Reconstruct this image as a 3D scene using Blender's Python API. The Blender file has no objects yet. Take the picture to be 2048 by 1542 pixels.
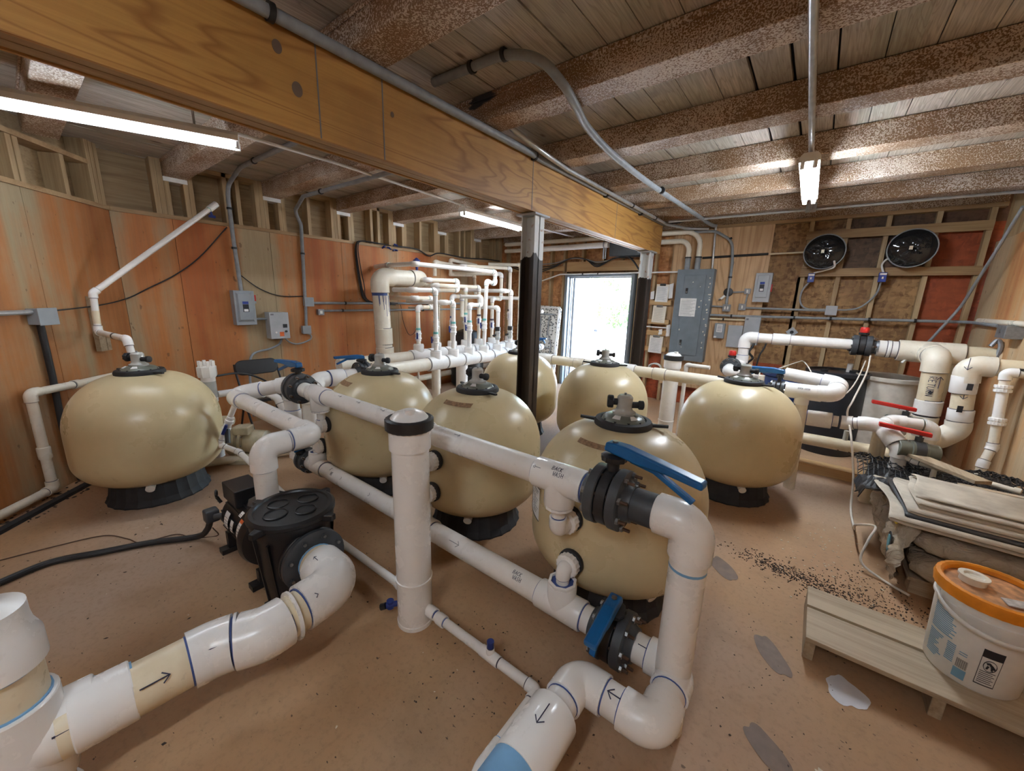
import bpy, bmesh, math, random
from mathutils import Vector as V, Matrix
random.seed(11)
sc = bpy.context.scene
PI = math.pi
# ---------------------------------------------------------------- camera, world, sun, exposure
cam_d = bpy.data.cameras.new('camera'); cam = bpy.data.objects.new('camera', cam_d)
sc.collection.objects.link(cam)
def _rx(a): return Matrix(((1,0,0),(0,math.cos(a),-math.sin(a)),(0,math.sin(a),math.cos(a))))
def _ry(a): return Matrix(((math.cos(a),0,math.sin(a)),(0,1,0),(-math.sin(a),0,math.cos(a))))
def _rz(a): return Matrix(((math.cos(a),-math.sin(a),0),(math.sin(a),math.cos(a),0),(0,0,1)))
_R = _rz(math.radians(1.66)) @ _rx(math.radians(12.57)) @ _ry(math.radians(37.64)) @ Matrix(((1,0,0),(0,0,-1),(0,1,0)))
_m = Matrix((_R[0], -_R[1], -_R[2])).transposed().to_4x4()
_m.translation = V((0,0,1.6))
cam.matrix_world = _m
cam_d.sensor_width = 36; cam_d.lens = 773/2048*36; cam_d.clip_start = .05; cam_d.clip_end = 300
sc.camera = cam
w = bpy.data.worlds.new('sky'); sc.world = w; w.use_nodes = True
_bg = w.node_tree.nodes['Background']
_sky = w.node_tree.nodes.new('ShaderNodeTexSky'); _sky.sky_type = 'NISHITA'
_sky.sun_disc = False; _sky.sun_elevation = math.radians(52); _sky.sun_rotation = math.radians(200); _sky.air_density = 1.2; _sky.dust_density = 2.0
w.node_tree.links.new(_sky.outputs[0], _bg.inputs[0]); _bg.inputs[1].default_value = 1.1
sun_d = bpy.data.lights.new('sun', 'SUN'); sun_d.energy = 12; sun_d.angle = math.radians(1); sun_d.color = (1,.95,.86)
sun = bpy.data.objects.new('sun', sun_d); sc.collection.objects.link(sun); sun.rotation_euler = (math.radians(38),0,math.radians(-35))
LAMP = 16.0
sc.view_settings.view_transform = 'Standard'; sc.view_settings.look = 'None'
sc.view_settings.gamma = 1; sc.view_settings.use_curve_mapping = False
sc.view_settings.exposure = 2.12
sc.cycles.use_denoising = True; sc.cycles.max_bounces = 7; sc.cycles.diffuse_bounces = 5; sc.cycles.glossy_bounces = 3
sc.cycles.transmission_bounces = 4; sc.cycles.transparent_max_bounces = 8; sc.cycles.caustics_reflective = False; sc.cycles.caustics_refractive = False
sc.cycles.sample_clamp_indirect = 6
# ---------------------------------------------------------------- materials
def lin(c):
    if isinstance(c, str):
        c = [int(c[i:i+2],16)/255 for i in (0,2,4)]
        return tuple(x/12.92 if x <= .04045 else ((x+.055)/1.055)**2.4 for x in c)
    return tuple(c)
class Mat:
    def __init__(s, name, rough=.6, metal=0, spec=.5):
        s.m = bpy.data.materials.new(name); s.m.use_nodes = True
        s.n = s.m.node_tree.nodes; s.l = s.m.node_tree.links
        s.b = s.n['Principled BSDF']; s.b.inputs['Roughness'].default_value = rough
        s.b.inputs['Metallic'].default_value = metal; s.b.inputs['Specular IOR Level'].default_value = spec
        s.pos = s.n.new('ShaderNodeNewGeometry').outputs['Position']
    def map(s, scale, rot=(0,0,0), loc=(0,0,0)):
        k = s.n.new('ShaderNodeMapping'); k.inputs['Scale'].default_value = scale; k.inputs['Rotation'].default_value = rot; k.inputs['Location'].default_value = loc
        s.l.new(s.pos, k.inputs[0]); return k.outputs[0]
    def noise(s, scale, detail=3, vec=None, rough=.5, dist=0):
        k = s.n.new('ShaderNodeTexNoise'); k.inputs['Scale'].default_value = scale; k.inputs['Detail'].default_value = detail
        k.inputs['Roughness'].default_value = rough; k.inputs['Distortion'].default_value = dist
        s.l.new(vec if vec is not None else s.pos, k.inputs['Vector']); return k.outputs['Fac']
    def voro(s, scale, vec=None, out='Distance'):
        k = s.n.new('ShaderNodeTexVoronoi'); k.inputs['Scale'].default_value = scale
        s.l.new(vec if vec is not None else s.pos, k.inputs['Vector']); return k.outputs[out]
    def wave(s, scale, vec=None, dist=4, detail=2, dscale=1, rings=False):
        k = s.n.new('ShaderNodeTexWave'); k.wave_type = 'RINGS' if rings else 'BANDS'
        for a, v in (('Scale',scale),('Distortion',dist),('Detail',detail),('Detail Scale',dscale)): k.inputs[a].default_value = v
        s.l.new(vec if vec is not None else s.pos, k.inputs['Vector']); return k.outputs['Fac']
    def ramp(s, fac, stops, const=False):
        k = s.n.new('ShaderNodeValToRGB'); e = k.color_ramp.elements
        if const: k.color_ramp.interpolation = 'CONSTANT'
        while len(e) < len(stops): e.new(1)
        for i, (p, c) in enumerate(stops):
            e[i].position = p; c = lin(c) if not isinstance(c, (int,float)) else (c,c,c); e[i].color = (*c,1)
        s.l.new(fac, k.inputs[0]); return k.outputs[0]
    def mix(s, fac, a, b, mode='MIX'):
        k = s.n.new('ShaderNodeMix'); k.data_type = 'RGBA'; k.blend_type = mode
        for i, v in ((0,fac),(6,a),(7,b)):
            if hasattr(v, 'is_linked'): s.l.new(v, k.inputs[i])
            elif i == 0: k.inputs[0].default_value = v
            else: k.inputs[i].default_value = (*lin(v),1)
        return k.outputs[2]
    def math(s, op, a, b=0):
        k = s.n.new('ShaderNodeMath'); k.operation = op
        for i, v in ((0,a),(1,b)):
            if hasattr(v, 'is_linked'): s.l.new(v, k.inputs[i])
            else: k.inputs[i].default_value = v
        return k.outputs[0]
    def xyz(s):
        k = s.n.new('ShaderNodeSeparateXYZ'); s.l.new(s.pos, k.inputs[0]); return k.outputs
    def col(s, c):
        if hasattr(c, 'is_linked'): s.l.new(c, s.b.inputs['Base Color'])
        else: s.b.inputs['Base Color'].default_value = (*lin(c),1)
        return s
    def rough(s, f): s.l.new(f, s.b.inputs['Roughness']); return s
    def bump(s, h, strength=.3, dist=.01):
        k = s.n.new('ShaderNodeBump'); k.inputs['Strength'].default_value = strength; k.inputs['Distance'].default_value = dist
        s.l.new(h, k.inputs['Height']); s.l.new(k.outputs[0], s.b.inputs['Normal']); return s
def plain(name, c, rough=.5, metal=0, var=.12, scale=14, bump=0):
    m = Mat(name, rough, metal); c = lin(c)
    n = m.noise(scale, 4)
    m.col(m.mix(m.ramp(n, [(.35,0.0),(.7,1.0)]), tuple(x*(1-var) for x in c), tuple(min(1,x*(1+var*.5)) for x in c)))
    if bump: m.bump(m.noise(scale*6,2), bump, .004)
    return m.m
def pvc(name, base, dirt, amt=.5, rough=.28):
    m = Mat(name, rough)
    n = m.noise(5, 6, rough=.65); k = m.noise(38, 3)
    c = m.mix(m.ramp(n, [(.45,0.0),(.8,amt)]), base, dirt)
    c = m.mix(m.ramp(k, [(.66,0.0),(.74,.35*amt)]), c, (.30,.24,.18))
    m.col(c); m.rough(m.ramp(n, [(.3,rough-.06),(.8,rough+.2)])); return m.m
M = {}
M['pvc'] = pvc('white_pvc', (.83,.80,.77), (.66,.58,.49), .45)
M['pvcfit'] = pvc('white_pvc_fitting', (.86,.84,.82), (.70,.64,.57), .25, .2)
M['pvcold'] = pvc('yellowed_pvc', (.78,.68,.50), (.60,.44,.25), .6)
M['pvccream'] = pvc('cream_pvc', (.80,.74,.63), (.62,.50,.34), .6)
M['primer'] = plain('blue_primer', (.05,.09,.28), .5)
M['primerlight'] = plain('pale_blue_primer', (.20,.42,.68), .5)
M['primerdark'] = plain('dark_glue_ring', (.08,.07,.09), .5)
M['teal'] = plain('teal_primer', (.16,.48,.46), .5)
M['black'] = plain('black_plastic', (.018,.018,.02), .42, 0, .3)
M['blackrub'] = plain('black_rubber', (.022,.022,.025), .7, 0, .3)
M['pumpblack'] = plain('pump_black', (.014,.014,.016), .38, 0, .35, 9)
M['dkgrey'] = plain('dark_grey_pvc', (.055,.06,.068), .45, 0, .25)
M['greygreen'] = plain('grey_green_plastic', (.16,.17,.14), .35)
M['gunmetal'] = plain('galvanised_steel', (.30,.31,.33), .42, .7, .2, 30)
M['conduit'] = plain('grey_conduit', (.28,.30,.32), .5, 0, .15, 20)
M['emt'] = plain('zinc_conduit', (.52,.53,.54), .36, .6, .15, 20)
M['box'] = plain('grey_enamel', (.30,.33,.36), .42, 0, .1, 8)
M['boxdark'] = plain('panel_grey', (.17,.20,.23), .45, 0, .12, 8)
M['boxlight'] = plain('pale_grey_enamel', (.42,.44,.47), .45, 0, .1, 8)
M['bluehandle'] = plain('blue_handle', (.005,.105,.30), .35, 0, .15)
M['darkblue'] = plain('dark_blue_plastic', (.015,.035,.20), .35)
M['bluelabel'] = plain('royal_blue', (.02,.05,.30), .4)
M['red'] = plain('red_plastic', (.55,.02,.015), .4)
M['orange'] = plain('orange_lid', (.80,.27,.012), .45, 0, .2)
M['white'] = plain('white_plastic', (.80,.79,.76), .4, 0, .08)
M['paper'] = plain('white_paper', (.80,.79,.78), .75, 0, .08)
M['ink'] = plain('black_ink', (.015,.015,.02), .6)
M['marker'] = plain('dark_marker', (.03,.03,.07), .6)
M['inkgrey'] = plain('grey_print', (.18,.18,.2), .7)
M['inkblue'] = plain('blue_print', (.20,.40,.58), .6)
M['steel'] = plain('bolt_steel', (.35,.34,.33), .35, .9, .3, 40)
M['screw'] = plain('dark_screw', (.10,.10,.10), .4, .6)
M['rustbolt'] = plain('rusty_bolt', (.12,.065,.04), .6, .5, .4, 60)
M['chairblack'] = plain('black_vinyl', (.02,.022,.026), .35, 0, .2)
M['beigepump'] = plain('beige_cast_body', (.52,.45,.32), .5, 0, .2, 12)
M['drumblack'] = plain('black_drum', (.014,.018,.026), .32, 0, .3)
M['drumblue'] = plain('blue_drum', (.012,.035,.14), .35)
M['drumwhite'] = plain('off_white_drum', (.60,.56,.50), .4, 0, .15)
M['yellow'] = plain('yellow_sticker', (.72,.55,.03), .5)
M['warnorange'] = plain('warning_orange', (.75,.16,.04), .5)
M['tealprint'] = plain('teal_print', (.04,.28,.36), .4)
M['cable'] = plain('black_cable', (.02,.02,.022), .55)
M['brownwire'] = plain('brown_wire', (.10,.05,.03), .6)
M['clearhose'] = plain('cream_tubing', (.72,.66,.58), .25)
M['foil'] = plain('sachet_foil', (.55,.55,.56), .35, .3, .3, 60)
M['spill'] = plain('dried_white_spill', (.68,.68,.72), .6, 0, .06, 20)
def tank_mat():
    m = Mat('beige_fibreglass', .3)
    n = m.noise(3, 5, rough=.6); d = m.noise(22, 3)
    z = m.xyz()[2]
    c = m.mix(m.ramp(n, [(.3,0.0),(.75,1.0)]), (.66,.545,.335), (.565,.45,.26))
    dirt = m.math('MULTIPLY', m.ramp(d, [(.60,0.0),(.72,1.0)]), m.ramp(n, [(.55,0.0),(.72,.55)]))
    c = m.mix(dirt, c, (.28,.18,.09))
    m.col(c); m.rough(m.ramp(n, [(.3,.24),(.8,.40)])); return m.m
M['tank'] = tank_mat()
M['scuff'] = plain('brown_residue', (.33,.19,.10), .7, 0, .4, 60)
def stained(name, tan, orange, deep, seed, bias=.5):
    """plywood with rust coloured streaks running down it"""
    m = Mat(name, .62)
    a = m.noise(1.0, 4, m.map((1.7,1.7,.13), loc=(seed,seed*.7,0)), .55)
    b = m.noise(1.0, 3, m.map((7,7,.28), loc=(seed,0,3)), .6)
    g = m.noise(1.0, 4, m.map((60,60,3.0)), .6)
    blot = m.noise(2.3, 5, rough=.65)
    f = m.math('ADD', m.math('MULTIPLY', a, 1.0), m.math('MULTIPLY', b, .32))
    f = m.math('ADD', f, m.math('MULTIPLY', m.math('SUBTRACT', blot, .5), .25))
    f = m.math('ADD', f, bias-.66)
    c = m.ramp(f, [(.37,tan),(.45,tuple((x+y)/2 for x,y in zip(tan,orange))),(.53,orange),(.68,deep)])
    c = m.mix(m.ramp(g, [(.35,.22),(.65,0.0)]), c, (.20,.11,.05))
    spk = m.noise(26, 2, m.map((1,1,.5)))
    c = m.mix(m.ramp(spk, [(.70,0.0),(.76,.6)]), c, (.10,.05,.025))
    m.col(c).bump(g, .15, .004); return m.m
M['wall_l'] = stained('stained_plywood', (.40,.30,.175), (.50,.19,.055), (.40,.105,.022), 3.1, .50)
M['wall_a'] = stained('stained_plywood_angled', (.36,.28,.165), (.42,.16,.045), (.25,.075,.015), 7.4, .47)
M['wall_r'] = stained('stained_plywood_right', (.60,.45,.28), (.62,.34,.15), (.52,.18,.06), 1.3, .46)
def wood(name, light, dark, axis, ring=1.0, rough=.6, fine=70, knots=True):
    """plank wood, grain along the given world axis"""
    m = Mat(name, rough)
    s1 = [9,9,9]; s1[axis] = .7; s2 = [fine]*3; s2[axis] = 2.2
    a = m.noise(1.0*ring, 3, m.map(tuple(s1)), .5, 1.2); b = m.noise(1.0, 3, m.map(tuple(s2)), .6)
    p = m.noise(1.1, 4)
    f = m.math('ADD', m.math('MULTIPLY', a, .65), m.math('MULTIPLY', b, .4))
    c = m.ramp(f, [(.36,dark),(.62,light)])
    c = m.mix(m.ramp(p, [(.4,0.0),(.75,.45)]), c, dark)
    m.col(c).bump(b, .2, .003); return m.m
M['stud_z'] = wood('stud_wood', (.50,.37,.21), (.30,.19,.09), 2)
M['stud_y'] = wood('plate_wood_along', (.46,.31,.16), (.28,.165,.075), 1)
M['stud_x'] = wood('plate_wood_across', (.44,.29,.14), (.25,.14,.06), 0)
M['sheath'] = wood('sheathing_plywood', (.40,.29,.16), (.24,.155,.075), 1, 1.3)
M['pallet_x'] = wood('pallet_board', (.50,.40,.28), (.30,.22,.14), 0)
M['pallet_y'] = wood('pallet_stringer', (.45,.35,.24), (.24,.17,.10), 1)
M['doorwood'] = wood('door_header_wood', (.55,.36,.17), (.40,.22,.085), 0)
def ply(name, axis, light, dark, scale):
    """rotary cut plywood with wide cathedral grain"""
    m = Mat(name, .52)
    s = [1,1,1]; s[axis] = .16
    v = m.map(tuple(x*scale for x in s))
    n = m.noise(1.0, 2, v, .45, .8)
    k = m.math('FRACT', m.math('MULTIPLY', n, 11))
    g = [70,70,70]; g[axis] = 1.5
    fine = m.noise(1, 3, m.map(tuple(g)), .6)
    c = m.ramp(k, [(0.0,light),(.55,light),(.82,dark),(1.0,light)])
    c = m.mix(m.ramp(fine, [(.35,.35),(.6,0.0)]), c, dark)
    kn = m.voro(1.0, m.map(tuple(2.1*q for q in ((1,.75,1) if axis == 1 else (1,1,.75)))))
    c = m.mix(m.ramp(kn, [(.035,.9),(.075,0.0)]), c, (.05,.022,.012))
    pat = m.noise(2.2, 4)
    c = m.mix(m.ramp(pat, [(.5,0.0),(.75,.45)]), c, tuple(x*.62 for x in lin(dark)))
    m.col(c).bump(fine, .12, .003); return m.m
M['beam'] = ply('amber_plywood', 1, (.52,.275,.075), (.33,.145,.038), 3.2)
M['backply'] = ply('pale_plywood', 2, (.66,.43,.24), (.46,.27,.13), 3.0)
def osb(name, a, b, c_):
    m = Mat(name, .65)
    v1 = m.voro(16, m.map((1.0,1,2.2), (0,.5,0)), 'Color'); v2 = m.voro(13, m.map((2.4,1,1.0), (0,.4,0)), 'Color')
    k = m.n.new('ShaderNodeSeparateColor'); m.l.new(v1, k.inputs[0]); k2 = m.n.new('ShaderNodeSeparateColor'); m.l.new(v2, k2.inputs[0])
    f = m.math('MULTIPLY', m.math('ADD', k.outputs[0], k2.outputs[1]), .5)
    n = m.noise(1.6, 4, m.map((1,1,.6)))
    col = m.ramp(f, [(.15,b),(.5,a),(.85,tuple(min(1,x*1.35) for x in a))])
    col = m.mix(m.ramp(n, [(.42,0.0),(.72,.85)]), col, c_)
    m.col(col).bump(f, .25, .004); return m.m
M['osb'] = osb('strand_board', (.33,.185,.075), (.18,.085,.03), (.13,.055,.018))
M['osbdoor'] = osb('strand_board_bright', (.48,.25,.105), (.30,.13,.045), (.36,.12,.035))
M['osbred'] = osb('red_stained_floor_lit_board', (.30,.055,.016), (.20,.032,.010), (.34,.075,.02))  # red boards at the right, and red floor bounce painted on the low wall
M['osbdark'] = osb('dark_strand_board', (.10,.055,.03), (.05,.026,.015), (.16,.06,.025))  # darker strand board, set high on the fan wall
def plank_mat():
    m = Mat('weathered_planks', .65)
    k = m.n.new('ShaderNodeObjectInfo')
    x = m.xyz()[0]
    idx = m.math('FLOOR', m.math('DIVIDE', x, .186))
    wn = m.n.new('ShaderNodeTexWhiteNoise'); wn.noise_dimensions = '1D'; m.l.new(idx, wn.inputs['W'])
    cmb = m.n.new('ShaderNodeCombineXYZ'); m.l.new(m.math('MULTIPLY', idx, 3.7), cmb.inputs[1])
    va = m.n.new('ShaderNodeVectorMath'); va.operation = 'ADD'; m.l.new(m.pos, va.inputs[0]); m.l.new(cmb.outputs[0], va.inputs[1])
    mp = m.n.new('ShaderNodeMapping'); mp.inputs['Scale'].default_value = (16,1.1,1); m.l.new(va.outputs[0], mp.inputs[0])
    n = m.noise(1.0, 2, mp.outputs[0], .5, 1.0); kf = m.math('FRACT', m.math('MULTIPLY', n, 7))
    grain = m.noise(1, 3, m.map((120,3,1)), .6)
    c = m.ramp(wn.outputs['Value'], [(0.0,(.52,.46,.40)),(.35,(.62,.55,.48)),(.6,(.48,.46,.39)),(.85,(.66,.58,.51)),(1.0,(.50,.49,.43))])
    c = m.mix(m.ramp(kf, [(.5,0.0),(.85,.45),(1.0,0.0)]), c, (.22,.16,.11))
    c = m.mix(m.ramp(grain, [(.38,.4),(.62,0.0)]), c, (.18,.14,.10))
    b = m.noise(1.5, 4); c = m.mix(m.ramp(b, [(.5,0.0),(.75,.5)]), c, (.20,.17,.13))
    kn = m.voro(1.0, m.map((4.2,1.7,1)))
    c = m.mix(m.ramp(kn, [(.045,.85),(.09,0.0)]), c, (.10,.05,.035))
    m.col(c).bump(grain, .2, .003); return m.m
M['plank'] = plank_mat()
def rust_mat():
    m = Mat('flaking_rusty_paint', .6)
    sp = m.noise(125, 2, m.map((1,1.0,1.0)), .6); big = m.noise(2.2, 5, m.map((1,1.4,1.4)), .6); b2 = m.noise(1.1, 4)
    paint = m.mix(m.ramp(b2, [(.35,0.0),(.7,1.0)]), (.68,.60,.54), (.60,.48,.36))
    rust = m.mix(big, (.15,.085,.05), (.32,.18,.085))
    f = m.math('ADD', sp, m.math('MULTIPLY', m.math('SUBTRACT', big, .5), .55))
    c = m.mix(m.ramp(f, [(.44,0.0),(.52,1.0)]), paint, rust)
    black = m.noise(1.3, 5, m.map((.7,2.4,2.4), loc=(4,1,0)), .55)
    c = m.mix(m.ramp(black, [(.68,0.0),(.70,1.0)]), c, (.022,.022,.025))
    m.col(c).bump(f, .5, .006); return m.m
M['rust'] = rust_mat()
def floor_mat():
    m = Mat('stained_concrete', .72)
    n = m.noise(.75, 5, rough=.55); n2 = m.noise(2.4, 5, rough=.6); fine = m.noise(40, 4, rough=.7); n3 = m.noise(.45, 3, m.map((1,1,1), loc=(8,3,0)))
    c = m.mix(m.ramp(n, [(.32,0.0),(.68,1.0)]), (.36,.195,.095), (.44,.27,.145))
    c = m.mix(m.ramp(n3, [(.48,0.0),(.66,.75)]), c, (.42,.31,.24))
    c = m.mix(m.ramp(n2, [(.52,0.0),(.72,.55)]), c, (.27,.155,.075))
    c = m.mix(m.ramp(fine, [(.30,.35),(.5,0.0)]), c, (.20,.12,.07))
    spk = m.noise(30, 2, m.map((1,2.0,1), (0,0,.6)))
    msk = m.noise(1.2, 3, m.map((1,1,1), loc=(2,9,0)))
    c = m.mix(m.math('MULTIPLY', m.ramp(spk, [(.70,0.0),(.725,1.0)]), m.ramp(msk, [(.40,.35),(.6,1.0)])), c, (.07,.04,.025))
    wht = m.noise(24, 2, m.map((1,1,1), loc=(20,0,0)))
    c = m.mix(m.math('MULTIPLY', m.ramp(wht, [(.745,0.0),(.755,1.0)]), m.ramp(msk, [(.45,0.0),(.55,1.0)])), c, (.66,.58,.46))
    m.col(c).bump(fine, .12, .004); m.rough(m.ramp(n, [(.3,.6),(.7,.8)])); return m.m
M['floor'] = floor_mat()
def postpaint():
    m = Mat('half_painted_steel', .5)
    n = m.noise(9, 3, m.map((1,1,.25))); r = m.noise(14, 4)
    wht = m.mix(m.ramp(r, [(.62,0.0),(.68,.8)]), (.62,.62,.61), (.30,.12,.05))
    brn = m.mix(n, (.022,.014,.010), (.045,.028,.018))
    z = m.math('ADD', m.xyz()[2], m.math('MULTIPLY', m.math('SUBTRACT', n, .5), .18))
    f = m.n.new('ShaderNodeMath'); f.operation = 'GREATER_THAN'; m.l.new(z, f.inputs[0]); f.inputs[1].default_value = 1.96
    m.col(m.mix(f.outputs[0], brn, wht)); return m.m
M['post'] = postpaint()
def emis(name, c, s):
    m = Mat(name); m.b.inputs['Emission Color'].default_value = (*c,1); m.b.inputs['Emission Strength'].default_value = s; m.col((.9,.9,.9)); return m.m
for _k, _s in (('tube',1.0),('tube_dim',.5),('tube_bright',2.6),('tube_fill',1.6)): M[_k] = emis('lit_fluorescent_'+_k, (.80,.90,1.0), LAMP*_s)
def glassy(name, c, rough=.05):
    m = Mat(name, rough); m.col(c); m.b.inputs['Transmission Weight'].default_value = 1; m.b.inputs['IOR'].default_value = 1.35; return m.m
M['clear'] = plain('cloudy_plastic', (.46,.46,.43), .15)
M['mirrorblack'] = plain('glossy_black_film', (.012,.013,.015), .06, 0, .1)
def tablemesh():
    m = Mat('moulded_table_underside', .5)
    v = m.voro(26, m.map((1,1,1), (0,.785,0)))
    m.col(m.mix(m.ramp(v, [(.36,1.0),(.44,0.0)]), (.70,.68,.62), (.13,.13,.12))); return m.m
M['tablemesh'] = tablemesh()
def fabric():
    m = Mat('cream_woven_sheet', .8)
    n = m.noise(7, 4, m.map((1,1,8))); m.col(m.mix(m.ramp(n, [(.4,0.0),(.75,.8)]), (.62,.55,.45), (.32,.27,.21))).bump(m.noise(90,2), .2, .003); return m.m
M['fabric'] = fabric()
def bag():
    m = Mat('clear_wrapped_sack', .13)
    n = m.noise(4, 4); k = m.noise(14, 4, dist=1.5)
    m.col(m.mix(n, (.34,.27,.20), (.46,.38,.29))).bump(k, .8, .03); return m.m
M['bag'] = bag()
def leafm():
    m = Mat('leaf_green', .6); n = m.noise(3, 2); m.col(m.mix(n, (.06,.22,.05), (.16,.36,.09))); return m.m
M['leaf'] = leafm()
M['bark'] = plain('bark', (.16,.11,.08), .8)
M['ground'] = plain('sunlit_gravel', (.62,.60,.56), .9, 0, .15, 2)
M['hazeblue'] = plain('blue_shed_paint', (.25,.45,.55), .6)
# ---------------------------------------------------------------- mesh builder
class MB:
    def __init__(s): s.v = []; s.f = []; s.mi = []; s.mats = []
    def _m(s, m):
        if m not in s.mats: s.mats.append(m)
        return s.mats.index(m)
    def add(s, vs, fs, m):
        b = len(s.v); k = s._m(m); s.v += [tuple(p) for p in vs]
        for f in fs: s.f.append(tuple(i+b for i in f)); s.mi.append(k)
        return s
    def box(s, a, b, m, rot=None, piv=None):
        x0,y0,z0 = a; x1,y1,z1 = b
        vs = [V(p) for p in ((x0,y0,z0),(x1,y0,z0),(x1,y1,z0),(x0,y1,z0),(x0,y0,z1),(x1,y0,z1),(x1,y1,z1),(x0,y1,z1))]
        if rot is not None:
            c = V(piv) if piv is not None else (V(a)+V(b))/2
            vs = [c + rot @ (p-c) for p in vs]
        return s.add(vs, [(0,3,2,1),(4,5,6,7),(0,1,5,4),(1,2,6,5),(2,3,7,6),(3,0,4,7)], m)
    def prism(s, poly, d, m):
        """closed polygon of 3D points swept by vector d"""
        n = len(poly); d = V(d); vs = [V(p) for p in poly] + [V(p)+d for p in poly]
        return s.add(vs, [tuple(range(n))[::-1], tuple(range(n,2*n))] + [(i,(i+1)%n,(i+1)%n+n,i+n) for i in range(n)], m)
    def tube(s, pts, r, m, seg=14, caps=True, radii=None):
        pts = [V(p) for p in pts]; n = len(pts)
        tan = []
        for i in range(n):
            a = pts[i]-pts[i-1] if i else pts[1]-pts[0]
            b = pts[i+1]-pts[i] if i < n-1 else a
            t = a.normalized()+b.normalized()
            tan.append(t.normalized() if t.length > 1e-6 else a.normalized())
        u = tan[0].orthogonal().normalized(); vs = []
        for i in range(n):
            if i:
                q = tan[i-1].rotation_difference(tan[i]); u = (q @ u); u = (u - tan[i]*u.dot(tan[i])).normalized()
            w_ = tan[i].cross(u); rr = radii[i] if radii else r
            for k in range(seg):
                a = 2*PI*k/seg; vs.append(pts[i] + (u*math.cos(a)+w_*math.sin(a))*rr)
        fs = [(i*seg+k, i*seg+(k+1)%seg, (i+1)*seg+(k+1)%seg, (i+1)*seg+k) for i in range(n-1) for k in range(seg)]
        if caps:
            fs.append(tuple(range(seg))[::-1]); fs.append(tuple(range((n-1)*seg, n*seg)))
        return s.add(vs, fs, m)
    def cyl(s, a, b, r, m, r2=None, seg=20, caps=True):
        return s.tube([a,b], r, m, seg, caps, [r, r if r2 is None else r2])
    def lathe(s, prof, o, ax, m, seg=32, caps=True, ribs=0, ribd=0):
        """profile of (radius, height) about axis ax from origin o"""
        o = V(o); ax = V(ax).normalized(); u = ax.orthogonal().normalized()
        if abs(ax.z) > .9: u = V((1,0,0)); u = (u-ax*u.dot(ax)).normalized()
        w_ = ax.cross(u); vs = []
        for r, h in prof:
            for k in range(seg):
                a = 2*PI*k/seg; rr = r
                if ribs and (k*ribs//seg) != ((k-1)*ribs//seg): rr = r+ribd
                vs.append(o + ax*h + (u*math.cos(a)+w_*math.sin(a))*rr)
        n = len(prof)
        fs = [(i*seg+k, i*seg+(k+1)%seg, (i+1)*seg+(k+1)%seg, (i+1)*seg+k) for i in range(n-1) for k in range(seg)]
        if caps:
            fs.append(tuple(range(seg))[::-1]); fs.append(tuple(range((n-1)*seg, n*seg)))
        return s.add(vs, fs, m)
    def build(s, name, parent=None, bevel=0, smooth=True, angle=35, seg=2):
        me = bpy.data.meshes.new(name); me.from_pydata(s.v, [], s.f)
        for m in s.mats: me.materials.append(M[m])
        me.polygons.foreach_set('material_index', s.mi)
        if smooth:
            me.polygons.foreach_set('use_smooth', [True]*len(s.f)); me.set_sharp_from_angle(angle=math.radians(angle))
        me.validate(); me.update()
        o = bpy.data.objects.new(name, me); sc.collection.objects.link(o)
        if parent is not None:
            o.parent = parent; o.matrix_parent_inverse = base_inv(parent)
        if bevel:
            k = o.modifiers.new('bevel', 'BEVEL'); k.width = bevel; k.segments = seg; k.limit_method = 'ANGLE'; k.angle_limit = math.radians(50)
        return o
def base_inv(p):
    return Matrix.Identity(4) if p.parent is not None else Matrix.Translation(p.location).inverted()
def tag(o, label, cat, group=None):
    o['label'] = label; o['category'] = cat
    if group: o['group'] = group
    return o
def thing(name, label, cat, loc=(0,0,0), group=None):
    o = bpy.data.objects.new(name, None); sc.collection.objects.link(o); o.location = loc; o.empty_display_size = .05
    return tag(o, label, cat, group)
def struct(o, label=None, cat=None):
    o['kind'] = 'structure'
    if label: o['label'] = label; o['category'] = cat
    return o
def copy_tree(o, parent=None, delta=None):
    c = o.copy(); sc.collection.objects.link(c); c.parent = parent
    if delta is not None: c.matrix_world = delta @ o.matrix_basis
    for ch in o.children: copy_tree(ch, c)
    return c
def fillet(pts, rad, n=8):
    pts = [V(p) for p in pts]; out = [pts[0]]
    for i in range(1, len(pts)-1):
        a, b, c = pts[i-1], pts[i], pts[i+1]; u = (a-b).normalized(); w_ = (c-b).normalized()
        ang = u.angle(w_)
        if ang > PI-.03: out.append(b); continue
        d = min(rad/math.tan(ang/2), (a-b).length*.49, (c-b).length*.49); rr = d*math.tan(ang/2)
        cen = b + (u+w_).normalized()*(rr/math.sin(ang/2)); s0 = b+u*d-cen; s1 = b+w_*d-cen
        q = s0.angle(s1)
        for k in range(n+1):
            t = k/n; out.append(cen + (s0*math.sin((1-t)*q)+s1*math.sin(t*q))/math.sin(q))
    out.append(pts[-1]); return out
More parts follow.
